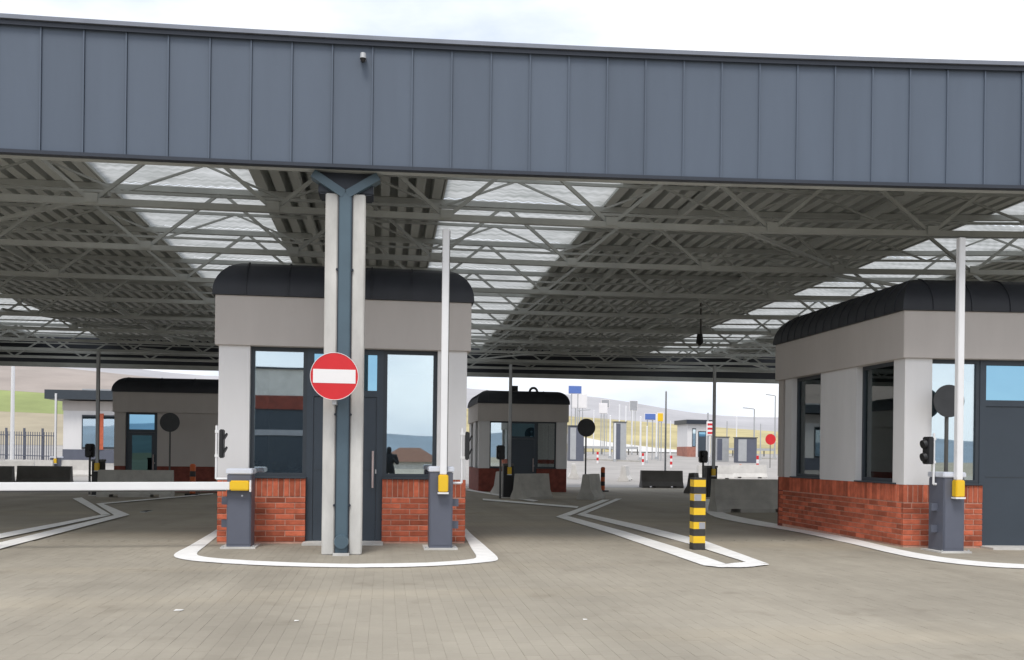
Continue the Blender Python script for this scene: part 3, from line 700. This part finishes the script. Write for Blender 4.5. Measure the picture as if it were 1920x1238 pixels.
def signal(P, z0, sx, face, label, zc, k=1.0):
    """small two lens signal head on a bent white pipe beside a barrier housing"""
    t = thing('traffic_signal', P, label, 'signal', 'small signals on bent pipes')
    x, y, z = P
    MB().tube([(x - sx * .16, y, z0), (x, y, z0), (x, y, zc + .24)], .017, 8).build('pipe', 'white', t)
    for zz in (zc - .16, zc + .16): bx('bracket', 'white', t, x - .02, x + .05 * face + (.02 if face > 0 else 0) if face > 0 else x + .02, y - .02, y + .02, zz - .018, zz + .018) if face > 0 else bx('bracket', 'white', t, x - .05, x + .02, y - .02, y + .02, zz - .018, zz + .018)
    hx = x + face * (.045 + .05 * k); wk = .055 * k
    bx('head', 'black', t, hx - wk, hx + wk, y - .075, y + .075, zc - .19, zc + .19, bevel=.012)
    for zz in (-.09, .09):
        MB().cyl((hx + face * wk, y, zc + zz), (hx + face * (wk + .07 * k * k), y, zc + zz - .01), .066, .06, 14).build('visor', 'black', t)
    return t
B1 = gnd(447, 1029); B2 = gnd(826, 1031); B3 = gnd(1788, 1037)
barrier(B1, 'closed barrier with its white arm lowered across the left lane', False, arm_len=4.6, rz=R(4.6), tilt=R(-.4), side_block=-1, height=.975)
barrier(B2, 'barrier with white arm raised at right corner of front booth', True, arm_top=zat(830, 432, B2), side_block=1)
barrier(B3, 'barrier with white arm raised beside the nearest right booth', True, arm_top=zat(1797, 448, B3), side_block=-1)
def sig(px, pz0, pzc, P, sx, face, label, y=None, k=.5):
    p = aty(px, pzc, P.y + .18 if y is None else y); zc = p.z; z0 = aty(px, pz0, p.y).z
    signal(Vector((p.x, p.y, 0)), z0, sx, face, label, zc, k)
sig(406, 898, 832, B1, -1, 1, 'black signal at left corner of the front booth')
sig(866, 906, 836, B2, 1, 1, 'black signal at right corner of the front booth')
sig(1751, 908, 845, B3, -1, -1, 'black signal beside the raised barrier of the right booth', k=.8)

def place(px, py): return gnd(px, py)
b4 = gnd(953, 934); b5 = gnd(1335, 934); b6 = gnd(181, 930)
barrier(b4, 'dark barrier with raised arm in front of the far booth', True, arm_top=zat(958, 684, b4), dark=True, width=.33)
barrier(b5, 'dark barrier with raised arm beside the open exit', True, arm_top=zat(1340, 686, b5), dark=True, width=.36)
barrier(b6, 'dark barrier with raised arm left of the shaded booth', True, arm_top=zat(187, 660, b6), dark=True, width=.30)
def post_signal(px, py0, py1, d, label):
    p = atg(px, d); t = thing('traffic_signal', p, label, 'signal', 'dark signals at the far barriers')
    z0, z1 = at(px, py1, d).z, at(px, py0, d).z
    MB().cyl(p, (p.x, p.y, z0), .035, n=8).build('post', 'darkpole', t)
    bx('head', 'black', t, p.x - .13, p.x + .13, p.y - .1, p.y + .1, z0, z1, bevel=.03)
    for zz in (.3, .72): MB().cyl((p.x, p.y - .1, z0 + (z1 - z0) * zz), (p.x, p.y - .2, z0 + (z1 - z0) * zz), .09, n=12).build('visor', 'black', t)
post_signal(168, 832, 858, 29.5, 'dark signal on post beside the left far barrier')
post_signal(938, 835, 862, 29.5, 'dark signal on post beside the far booth barrier')
post_signal(1318, 845, 868, 29.5, 'dark signal on post beside the exit barrier')

# ------------------------------------------------------------------ striped post
bp = gnd(1311, 1032)
t = thing('striped_bollard', bp, 'square yellow and black striped bollard on the painted island', 'bollard')
hb = zat(1311, 896, bp); u = hb / 10.3; s_ = .083
for i in range(10):
    z0 = i * u; nm = 'black_band' if i % 2 == 0 else 'yellow_band'
    bx(nm, 'blackpaint' if i % 2 == 0 else 'yellow', t, bp.x - s_, bp.x + s_, bp.y, bp.y + 2 * s_, z0 + (.0 if i == 0 else .0005), z0 + u)
bx('top_cap', 'blackpaint', t, bp.x - s_, bp.x + s_, bp.y, bp.y + 2 * s_, 10 * u + .0005, hb)
bx('reflector', 'reflector', t, bp.x - .005, bp.x + s_ - .004, bp.y - .004, bp.y - .0005, 3 * u + .002, 4 * u - .004)
bx('reflector', 'reflector', t, bp.x - s_ + .004, bp.x + .02, bp.y - .004, bp.y - .0005, 7 * u + .002, 8 * u - .004)

# ------------------------------------------------------------------ round signs seen from behind
def round_sign(P, zc, r, label, base=None, face=1, m='signback', mf='red'):
    t = thing('round_sign', P, label, 'sign', 'round signs on posts')
    x, y, z = P
    MB().cyl((x, y + .06, z), (x, y + .06, zc + r * .6), .028, n=10).build('post', 'darkpole', t)
    MB().cyl((x, y, zc), (x, y + .02, zc), r, n=36).build('disc', m, t)
    for zz in (-.1, .1): bx('clamp', 'greysteel', t, x - .05, x + .05, y + .021, y + .1, zc + zz - .015, zc + zz + .015)
    return t
p = atg(1778, 12.9); p = aty(1777, 1000, B3.y + .45); p.z = 0
round_sign(p, aty(1776, 752, p.y).z, .232, 'round dark sign back on a post behind the right barrier')
p = gnd(1098, 934); round_sign(p, zat(1098, 802, p), 17 / 1750 * p.length, 'round dark sign back on a post at the concrete block')
p = atg(317, 30.6); round_sign(p, at(317, 792, 30.6).z, 18 / 1750 * 30.6, 'round grey sign in front of the shaded left booth', m='signback')

# ------------------------------------------------------------------ concrete barriers
def jersey(P, Ln, rz, label, m='jersey', h=.8, bw=.58):
    prof = [(-bw / 2, 0), (-bw / 2, .09), (-.17, .30), (-.10, h), (.10, h), (.17, .30), (bw / 2, .09), (bw / 2, 0)]
    b = MB(); c, s = math.cos(rz), math.sin(rz)
    cuts = [-Ln / 2, -Ln / 2 + .35, -Ln / 2 + .6, Ln / 2 - .6, Ln / 2 - .35, Ln / 2] if Ln > 1.5 else [-Ln / 2, Ln / 2]
    for i in range(len(cuts) - 1):
        slot = i in (1, 3) and len(cuts) > 2; vs = []
        for xx in (cuts[i], cuts[i + 1]):
            for yy, zz in prof:
                if slot and zz < .09: zz = .088
                vs.append((P[0] + xx * c - yy * s, P[1] + xx * s + yy * c, P[2] + zz))
        n = 8; b.add(vs, [tuple(range(8))[::-1], tuple(range(8, 16))] + [(q, (q + 1) % n, n + (q + 1) % n, n + q) for q in range(n)])
    t = b.build('concrete_barrier', m, None, 0, origin=P)
    return tag(t, label, 'barrier block', 'concrete barrier blocks')
def jp(px, py): p = gnd(px, py); return p
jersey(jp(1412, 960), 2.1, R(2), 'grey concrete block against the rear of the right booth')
jersey(jp(1240, 915), 1.95, R(-1), 'dark concrete block in the middle of the exit', 'jerseyshade')
jersey(jp(1300, 925), .9, R(60), 'short dark concrete block beside the exit barrier', 'jerseyshade')
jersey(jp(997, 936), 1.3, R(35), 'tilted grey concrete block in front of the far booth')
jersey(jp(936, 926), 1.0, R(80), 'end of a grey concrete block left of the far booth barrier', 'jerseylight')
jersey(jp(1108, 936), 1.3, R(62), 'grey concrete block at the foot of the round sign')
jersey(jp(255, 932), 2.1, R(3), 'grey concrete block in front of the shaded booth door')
jersey(jp(84, 912), 2.0, R(0), 'shaded concrete block near the left edge behind the arm', 'jerseyshade')
jersey(jp(-18, 914), 1.6, R(0), 'shaded concrete block cut off by the left edge', 'jerseyshade')
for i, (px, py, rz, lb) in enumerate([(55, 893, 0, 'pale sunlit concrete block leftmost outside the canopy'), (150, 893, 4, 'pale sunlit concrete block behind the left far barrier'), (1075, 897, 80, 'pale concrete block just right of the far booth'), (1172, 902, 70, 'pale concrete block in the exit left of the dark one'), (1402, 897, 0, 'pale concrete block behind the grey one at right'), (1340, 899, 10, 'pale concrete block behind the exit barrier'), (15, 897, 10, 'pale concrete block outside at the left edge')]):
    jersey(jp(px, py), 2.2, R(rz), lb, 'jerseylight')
# orange striped delineators
def delin(px, py, top, label):
    p = gnd(px, py); t = thing('delineator_post', p, label, 'delineator', 'orange delineator posts'); h = zat(px, top, p) - p.z; r = .09
    bx('base', 'black', t, p.x - .2, p.x + .2, p.y - .2, p.y + .2, p.z, p.z + .06)
    for i in range(5): MB().cyl((p.x, p.y, p.z + .06 + (h - .06) * i / 5 + .001), (p.x, p.y, p.z + .06 + (h - .06) * (i + 1) / 5), r, n=12).build('band', 'orange' if i % 2 == 0 else 'blackpaint', t)
    MB().cyl((p.x, p.y - .02, p.z + h + .001), (p.x, p.y - .02, p.z + h + .05), r * 1.1, r * .6, 12).build('cap', 'orange', t)
delin(361, 929, 873, 'orange and black delineator beside the shaded booth')
delin(1130, 922, 878, 'orange and black delineator right of the round sign block')
delin(1388, 890, 872, 'orange delineator top behind the grey block at right')

# ------------------------------------------------------------------ outside, left: office building, fence, poles
pA = at(102, 860, 62); 
zg = terr(-25, 58)
ob = thing('office_building', (pA.x, pA.y, zg), 'low white building with dark flat roof edge outside at left', 'building')
X0, YY = at(118, 850, 62).x, at(118, 850, 62).y; X1 = X0 + 12
def zpx(py, px=160): return at(px, py, 62).z
bx('wall', 'render', ob, X0, X1, YY, YY + 8, zg - .1, zpx(770))
bx('plinth', 'housing', ob, X0 - .02, X1 + .02, YY - .03, YY + 7.9, zg - .1, zpx(843))
bx('upper_band', 'band', ob, X0 - .05, X1 + .05, YY - .06, YY + 8, zpx(770), zpx(752))
bx('roof_edge', 'frame', ob, X0 - .9, X1 + .9, YY - .9, YY + 8.8, zpx(750), zpx(733))
bx('roof_deck', 'greysteel', ob, X0 + 1, X1, YY + .5, YY + 8, zpx(733), zpx(728))
for i, px in enumerate((168, 203, 240)):
    a = at(px, 800, 62).x; f = bx('window_frame', 'frame', ob, a - .55, a + .55, YY - .05, YY + .1, zpx(842), zpx(778))
    bx('pane', 'glass', f, a - .48, a + .48, YY - .065, YY - .052, zpx(838), zpx(781))
a = at(187, 800, 62).x
bx('brick_pier', 'brick', ob, a - .16, a + .16, YY - .08, YY - .001, zpx(843), zpx(775))
fe0 = atg(-40, 66); fe1 = atg(104, 64)
fence = thing('picket_fence', fe0, 'grey metal picket fence outside at the left edge', 'fence')
ht = 2.0
for zz in (.35, ht - .25): MB().bar(fe0 + Vector((0, 0, zz)), fe1 + Vector((0, 0, zz)), .04, .06).build('rail', 'housing', fence)
n = 34
for i in range(n + 1):
    p = fe0.lerp(fe1, i / n)
    if i % 8 == 4: bx('post', 'housing', fence, p.x - .06, p.x + .06, p.y + .03, p.y + .15, p.z, p.z + ht + .25)
    else: bx('picket', 'housing', fence, p.x - .025, p.x + .025, p.y - .05, p.y - .022, p.z + .08, p.z + ht)
def pole(px, pb, pt, d, label, r=.08, m='white', lamp=None, name='pole', cat='pole', group='poles outside the canopy'):
    p = atg(px, d); t = thing(name, p, label, cat, group); top = at(px, pt, d).z
    MB().cyl(p, (p.x, p.y, top), r, r * .8, 10).build('shaft', m, t)
    MB().cyl(p, p + Vector((0, 0, .25)), r * 1.7, r * 1.5, 10).build('base', 'greysteel', t)
    if lamp: MB().bar((p.x - .1, p.y, top), (p.x + lamp, p.y, top + .1), .22, .08).build('lamp_head', 'greysteel', t)
    else: MB().cyl((p.x, p.y, top + .001), (p.x, p.y, top + .06), r * .9, r * .3, 10).build('cap', m, t)
    return t, p
pole(22, 862, 640, 47, 'tall white pole outside at the left edge', .10)
bo = atg(103, 46); barrier(bo, 'grey barrier with white arm raised outside at far left', True, arm_top=at(108, 738, 46).z, width=.5, height=.9)

# ------------------------------------------------------------------ outside, right: yard, small hut, signs, poles
hp = atg(1288, 96); s96 = 96 / 1750
hw = 45 * s96; zg = hp.z
hut = thing('small_hut', hp, 'small white hut with red brick base far outside in the exit', 'hut')
bx('wall', 'render', hut, hp.x, hp.x + hw, hp.y, hp.y + 3.4, zg, at(1270, 795, 96).z)
bx('brick_base', 'hutbrick', hut, hp.x - .03, hp.x + hw * .36, hp.y - .04, hp.y + 3.4, zg, zg + 1.05)
bx('roof', 'trim', hut, hp.x - .25, hp.x + hw + .25, hp.y - .4, hp.y + 3.7, at(1270, 795, 96).z, at(1270, 787, 96).z)
dr = bx('door', 'door', hut, hp.x + hw * .46, hp.x + hw * .80, hp.y - .05, hp.y + .02, zg, at(1270, 808, 96).z)
bx('door_pane', 'glassblue', dr, hp.x + hw * .49, hp.x + hw * .77, hp.y - .065, hp.y - .052, at(1270, 818, 96).z, at(1270, 810, 96).z)
wf = bx('window_frame', 'frame', hut, hp.x + hw * .2, hp.x + hw * .36, hp.y - .05, hp.y + .02, zg + 1.06, at(1270, 803, 96).z)
bx('pane', 'glass', wf, hp.x + hw * .22, hp.x + hw * .34, hp.y - .063, hp.y - .052, zg + 1.12, at(1270, 805, 96).z)
far = [(1143, 780, 88, 'slim cream pole left of the grey cabinet', .09), (1160, 760, 90, 'tall slim pole behind the grey cabinet', .08), (1172, 762, 92, 'tall slim pole right of the grey cabinet', .08),
       (1200, 782, 85, 'cream pole left of the blue sign', .10), (1230, 778, 88, 'cream pole right of the blue sign', .09), (1247, 735, 44, 'thin nearer pole in the middle of the exit', .05), (1326, 775, 80, 'pale pole at the right side of the white hut', .09)]
for px, pt, d, lb, r in far: pole(px, 0, pt, d, lb, r, 'greysteel' if px in (1247, 1326) else 'white')
for px, pt, d, lb, la in [(1413, 767, 95, 'street lamp right of the striped sign', -1.2), (1452, 742, 95, 'street lamp by the right booth edge', -1.0), (1085, 770, 100, 'street lamp right of the far booth', 1.2)]:
    pole(px, 0, pt, d, lb, .08, 'greysteel', la, 'street_lamp', 'street lamp', 'street lamps outside')
def panel_sign(px, y0, y1, x0, x1, d, label, m, legs=True):
    p = atg(px, d); t = thing('road_sign', p, label, 'sign', 'far road signs'); a, c = at(x0, y0, d), at(x1, y1, d)
    bx('panel', m, t, a.x, c.x, p.y - .05, p.y - .01, c.z, a.z)
    bx('panel_border', 'signwhite', t, a.x - .06, c.x + .06, p.y - .008, p.y + .01, c.z - .06, a.z + .06)
    if legs:
        for xx in (a.x * .75 + c.x * .25, a.x * .25 + c.x * .75): MB().cyl((xx, p.y + .06, terr(xx, p.y)), (xx, p.y + .06, a.z), .05, n=8).build('leg', 'greysteel', t)
    return t
panel_sign(1222, 776, 787, 1209, 1229, 86, 'blue road sign among the poles of the exit', 'blue')
panel_sign(1238, 775, 790, 1233, 1243, 84, 'yellow road sign beside the blue one', 'yellow')
panel_sign(1080, 724, 738, 1066, 1090, 90, 'white and blue board high beside the far booth', 'blue')
panel_sign(1085, 740, 765, 1072, 1100, 92, 'large white board right of the far booth', 'signwhite')
panel_sign(1130, 757, 775, 1124, 1138, 95, 'white board left of the slim poles', 'signwhite')
ss = panel_sign(1331, 792, 816, 1326, 1338, 70, 'red and white striped sign right of the hut', 'signwhite')
for i in range(3):
    a, c = at(1326, 794 + i * 8, 70), at(1338, 798 + i * 8, 70); bx('red_stripe', 'red', ss, a.x, c.x, atg(1331, 70).y - .06, atg(1331, 70).y - .051, c.z, a.z)
p = atg(1444, 72); round_sign(p, at(1444, 824, 72).z, .42, 'red round sign near the right booth edge outside', m='red')
def cabinet(px, d, w_, h_, label, m='housing'):
    p = atg(px, d); t = thing('cabinet', p, label, 'cabinet', 'grey cabinets and gates outside')
    bx('body', m, t, p.x - w_ / 2, p.x + w_ / 2, p.y, p.y + .8, p.z, p.z + h_, bevel=.02)
    bx('top', 'darkpole', t, p.x - w_ / 2 - .06, p.x + w_ / 2 + .06, p.y - .06, p.y + .86, p.z + h_ + .001, p.z + h_ + .08)
    bx('door_panel', 'greysteel' if m != 'greysteel' else 'housing', t, p.x - w_ / 2 + .1, p.x - .04, p.y - .02, p.y - .001, p.z + .15, p.z + h_ - .12)
cabinet(1163, 82, 1.0, 3.4, 'tall grey cabinet among the slim poles', 'greysteel')
cabinet(1354, 84, 1.2, 2.2, 'grey gate pillar right of the striped sign', 'greysteel')
cabinet(1400, 82, 1.8, 2.2, 'wide dark grey gate in front of the slope')
cabinet(1080, 80, 1.3, 3.0, 'dark blue grey cabinet right of the far booth')
# parked car with red side near the gate
cl = [(1098, 790, 96, 'thin pole beside the large white board', .06), (1112, 770, 104, 'thin tall pole left of the white board legs', .06), (1152, 795, 80, 'short pale pole just left of the grey cabinet', .08), (1184, 770, 100, 'thin pole between the cabinet and the cream pole', .06), (1212, 800, 78, 'short pole below the blue sign', .07), (1256, 790, 92, 'thin pole just left of the white hut', .06), (1362, 790, 98, 'thin pole above the gate pillar', .06), (1425, 795, 90, 'thin pole left of the red round sign', .06), (1380, 782, 104, 'thin pole behind the wide dark gate', .06)]
for px, pt, d, lb, r in cl: pole(px, 0, pt, d, lb, r, 'greysteel' if px % 4 else 'white')
def rail(xa, xb, d, label):
    a, c = atg(xa, d), atg(xb, d); t = thing('guard_rail', a, label, 'guard rail', 'guard rails outside')
    MB().bar(a + Vector((0, 0, .75)), c + Vector((0, 0, .75)), .06, .26).build('beam', 'greysteel', t)
    for i in range(7):
        p = a.lerp(c, i / 6); bx('post', 'darkpole', t, p.x - .05, p.x + .05, p.y + .04, p.y + .14, terr(p.x, p.y), p.z + .85)
rail(1095, 1195, 99, 'guard rail along the yard left of the blue sign'); rail(1335, 1452, 101, 'guard rail along the yard behind the dark gate')
for i, (px, d, hgt, lb) in enumerate([(1120, 76, .95, 'small red and white post left of the cream poles'), (1205, 74, .95, 'small red and white post below the blue sign'), (1420, 66, 1.1, 'small red and white post near the red round sign'), (1258, 70, .9, 'small red and white post before the hut')]):
    p = atg(px, d); t = thing('marker_post', p, lb, 'marker post', 'red and white marker posts')
    for q in range(4): MB().cyl((p.x, p.y, p.z + hgt * q / 4 + .001), (p.x, p.y, p.z + hgt * (q + 1) / 4), .09, n=10).build('band', 'red' if q % 2 else 'signwhite', t)
for px, y0, y1, x0, x1, d, lb in [(1084, 748, 764, 1077, 1090, 118, 'small grey board back at the left end of the slope'), (1134, 750, 764, 1128, 1142, 122, 'small grey board back above the white board'), (1188, 752, 770, 1181, 1195, 125, 'small grey board back above the cream pole')]:
    panel_sign(px, y0, y1, x0, x1, d, lb, 'reflector')
# kerbs outside
for (xa, ya, xb, yb_) in [(1085, 862, 1200, 867), (1330, 856, 1455, 862)]:
    a, c = gnd(xa, ya), gnd(xb, yb_); b = MB(); b.bar(a + Vector((0, 0, .05)), c + Vector((0, 0, .05)), .3, .16); tag(b.build('kerb', 'jersey'), kind='structure')
# bright service road climbing the slope
def road(pts, wd, name='road', m='jerseylight'):
    l, r = [], []
    for i, p in enumerate(pts):
        q = pts[min(i + 1, len(pts) - 1)]; o_ = pts[max(0, i - 1)]; d = Vector((q[0] - o_[0], q[1] - o_[1], 0)).normalized(); nn = Vector((-d.y, d.x, 0)) * wd / 2
        l.append(Vector((p[0], p[1], 0)) + nn); r.append(Vector((p[0], p[1], 0)) - nn)
    sheet(name, m, l, r, .10)
road([(32, 104), (34, 112), (32, 122), (28, 132), (24, 145), (22, 160)], 9)

# ------------------------------------------------------------------ small things on the paving
for px, py, a, c, lb in [(335, 1146, .035, .03, 'scrap of white paper on the paving at lower left'), (556, 1166, .018, .018, 'tiny white scrap on the paving below the booth'), (1097, 1164, .018, .018, 'tiny white scrap on the paving right of the centre')]:
    p = gnd(px, py); b = MB(); z = .006
    b.add([(p.x - a, p.y - c, z), (p.x + a * .9, p.y - c * .8, z + .002), (p.x + a, p.y + c, z + .001), (p.x - a * .8, p.y + c * .9, z + .004), (p.x, p.y, z + .005)], [(0, 1, 4), (1, 2, 4), (2, 3, 4), (3, 0, 4)])
    tag(b.build('paper_scrap', 'paper', None, 0, origin=p), lb, 'paper')
a, c = gnd(262, 961), gnd(297, 956)
dcv = thing('drain_cover', (a.x, a.y, a.z), 'pale metal drain cover in the left lane', 'drain cover')
za = terr(a.x, a.y) + .012
bx('plate', 'steel', dcv, a.x, c.x, a.y, a.y + .55, za - .02, za)
for i in range(5):
    xx = a.x + (c.x - a.x) * (i + 1) / 6; bx('slot', 'black', dcv, xx - .02, xx + .02, a.y + .08, a.y + .47, za + .0005, za + .003)

# ------------------------------------------------------------------ behind the photographer: seen only as reflections
hb_ = thing('terminal_building', (-8, -16, 0), 'taupe and brick building mirrored in the left booth window', 'building')
bx('wall', 'jerseylight', hb_, -17, -2.4, -24, -16, 3.72, 4.9); bx('brick_band', 'darkbrick', hb_, -17.02, -2.38, -24, -15.97, 3.12, 3.719)
bx('dark_glazing', 'door', hb_, -16.9, -2.5, -23.9, -16.05, 0, 3.119); bx('light_rail', 'reflector', hb_, -16.8, -2.6, -16.045, -16.0, 1.95, 2.2)
bx('roof_coping', 'trim', hb_, -17.1, -2.3, -24.1, -15.9, 4.901, 4.98)
hz_ = terr(3, -115)
ho = thing('house', (3.5, -115, hz_), 'brown roofed house mirrored in the right booth window', 'house')
bx('wall', 'jerseylight', ho, -.5, 8, -122, -114, hz_, -.2)
MB().add([(-1.2, -113.4, -.2), (8.7, -113.4, -.2), (8.7, -122.6, -.2), (-1.2, -122.6, -.2), (2.2, -118, 1.9), (5.3, -118, 1.9)], [(0, 1, 5, 4), (1, 2, 5), (2, 3, 4, 5), (3, 0, 4), (3, 2, 1, 0)]).build('roof', 'roofbrown', ho)

# the photographer, mirrored as a dark figure in the right window of the booth
def person(P):
    J = {'pel': (0, 0, .78), 'che': (0, .02, 1.08), 'nek': (0, .01, 1.22), 'hed': (0, .03, 1.34), 'top': (0, .03, 1.44),
         'shl': (-.19, 0, 1.16), 'ell': (-.25, .06, .93), 'hnl': (-.10, .26, 1.10), 'shr': (.19, 0, 1.16), 'elr': (.25, .06, .93), 'hnr': (.10, .26, 1.10),
         'hil': (-.10, 0, .74), 'knl': (-.11, .04, .42), 'anl': (-.12, 0, .08), 'tol': (-.13, .15, .04), 'hir': (.10, 0, .74), 'knr': (.11, .04, .42), 'anr': (.12, 0, .08), 'tor': (.13, .15, .04)}
    rad = {'pel': .14, 'che': .15, 'nek': .055, 'hed': .085, 'top': .06, 'shl': .075, 'shr': .075, 'ell': .05, 'elr': .05, 'hnl': .035, 'hnr': .035, 'hil': .09, 'hir': .09, 'knl': .065, 'knr': .065, 'anl': .045, 'anr': .045, 'tol': .035, 'tor': .035}
    E = [('pel', 'che'), ('che', 'nek'), ('nek', 'hed'), ('hed', 'top'), ('che', 'shl'), ('shl', 'ell'), ('ell', 'hnl'), ('che', 'shr'), ('shr', 'elr'), ('elr', 'hnr'), ('pel', 'hil'), ('hil', 'knl'), ('knl', 'anl'), ('anl', 'tol'), ('pel', 'hir'), ('hir', 'knr'), ('knr', 'anr'), ('anr', 'tor')]
    ks = list(J); me = bpy.data.meshes.new('person'); me.from_pydata([J[k] for k in ks], [(ks.index(a), ks.index(c)) for a, c in E], [])
    o = bpy.data.objects.new('person', me); col.objects.link(o); o.location = P
    m_ = o.modifiers.new('skin', 'SKIN'); lay = me.skin_vertices[0] if len(me.skin_vertices) else None
    if lay is None:
        bm = bmesh.new(); bm.from_mesh(me); bm.verts.layers.skin.verify(); bm.to_mesh(me); bm.free(); lay = me.skin_vertices[0]
    for i, k in enumerate(ks): lay.data[i].radius = (rad[k], rad[k]); lay.data[i].use_root = k == 'pel'
    s = o.modifiers.new('sub', 'SUBSURF'); s.levels = 2; s.render_levels = 2; me.materials.append(M['cloth'])
    return tag(o, 'person in dark clothes mirrored in the right booth window', 'person')
person((.12, -.55, 0))
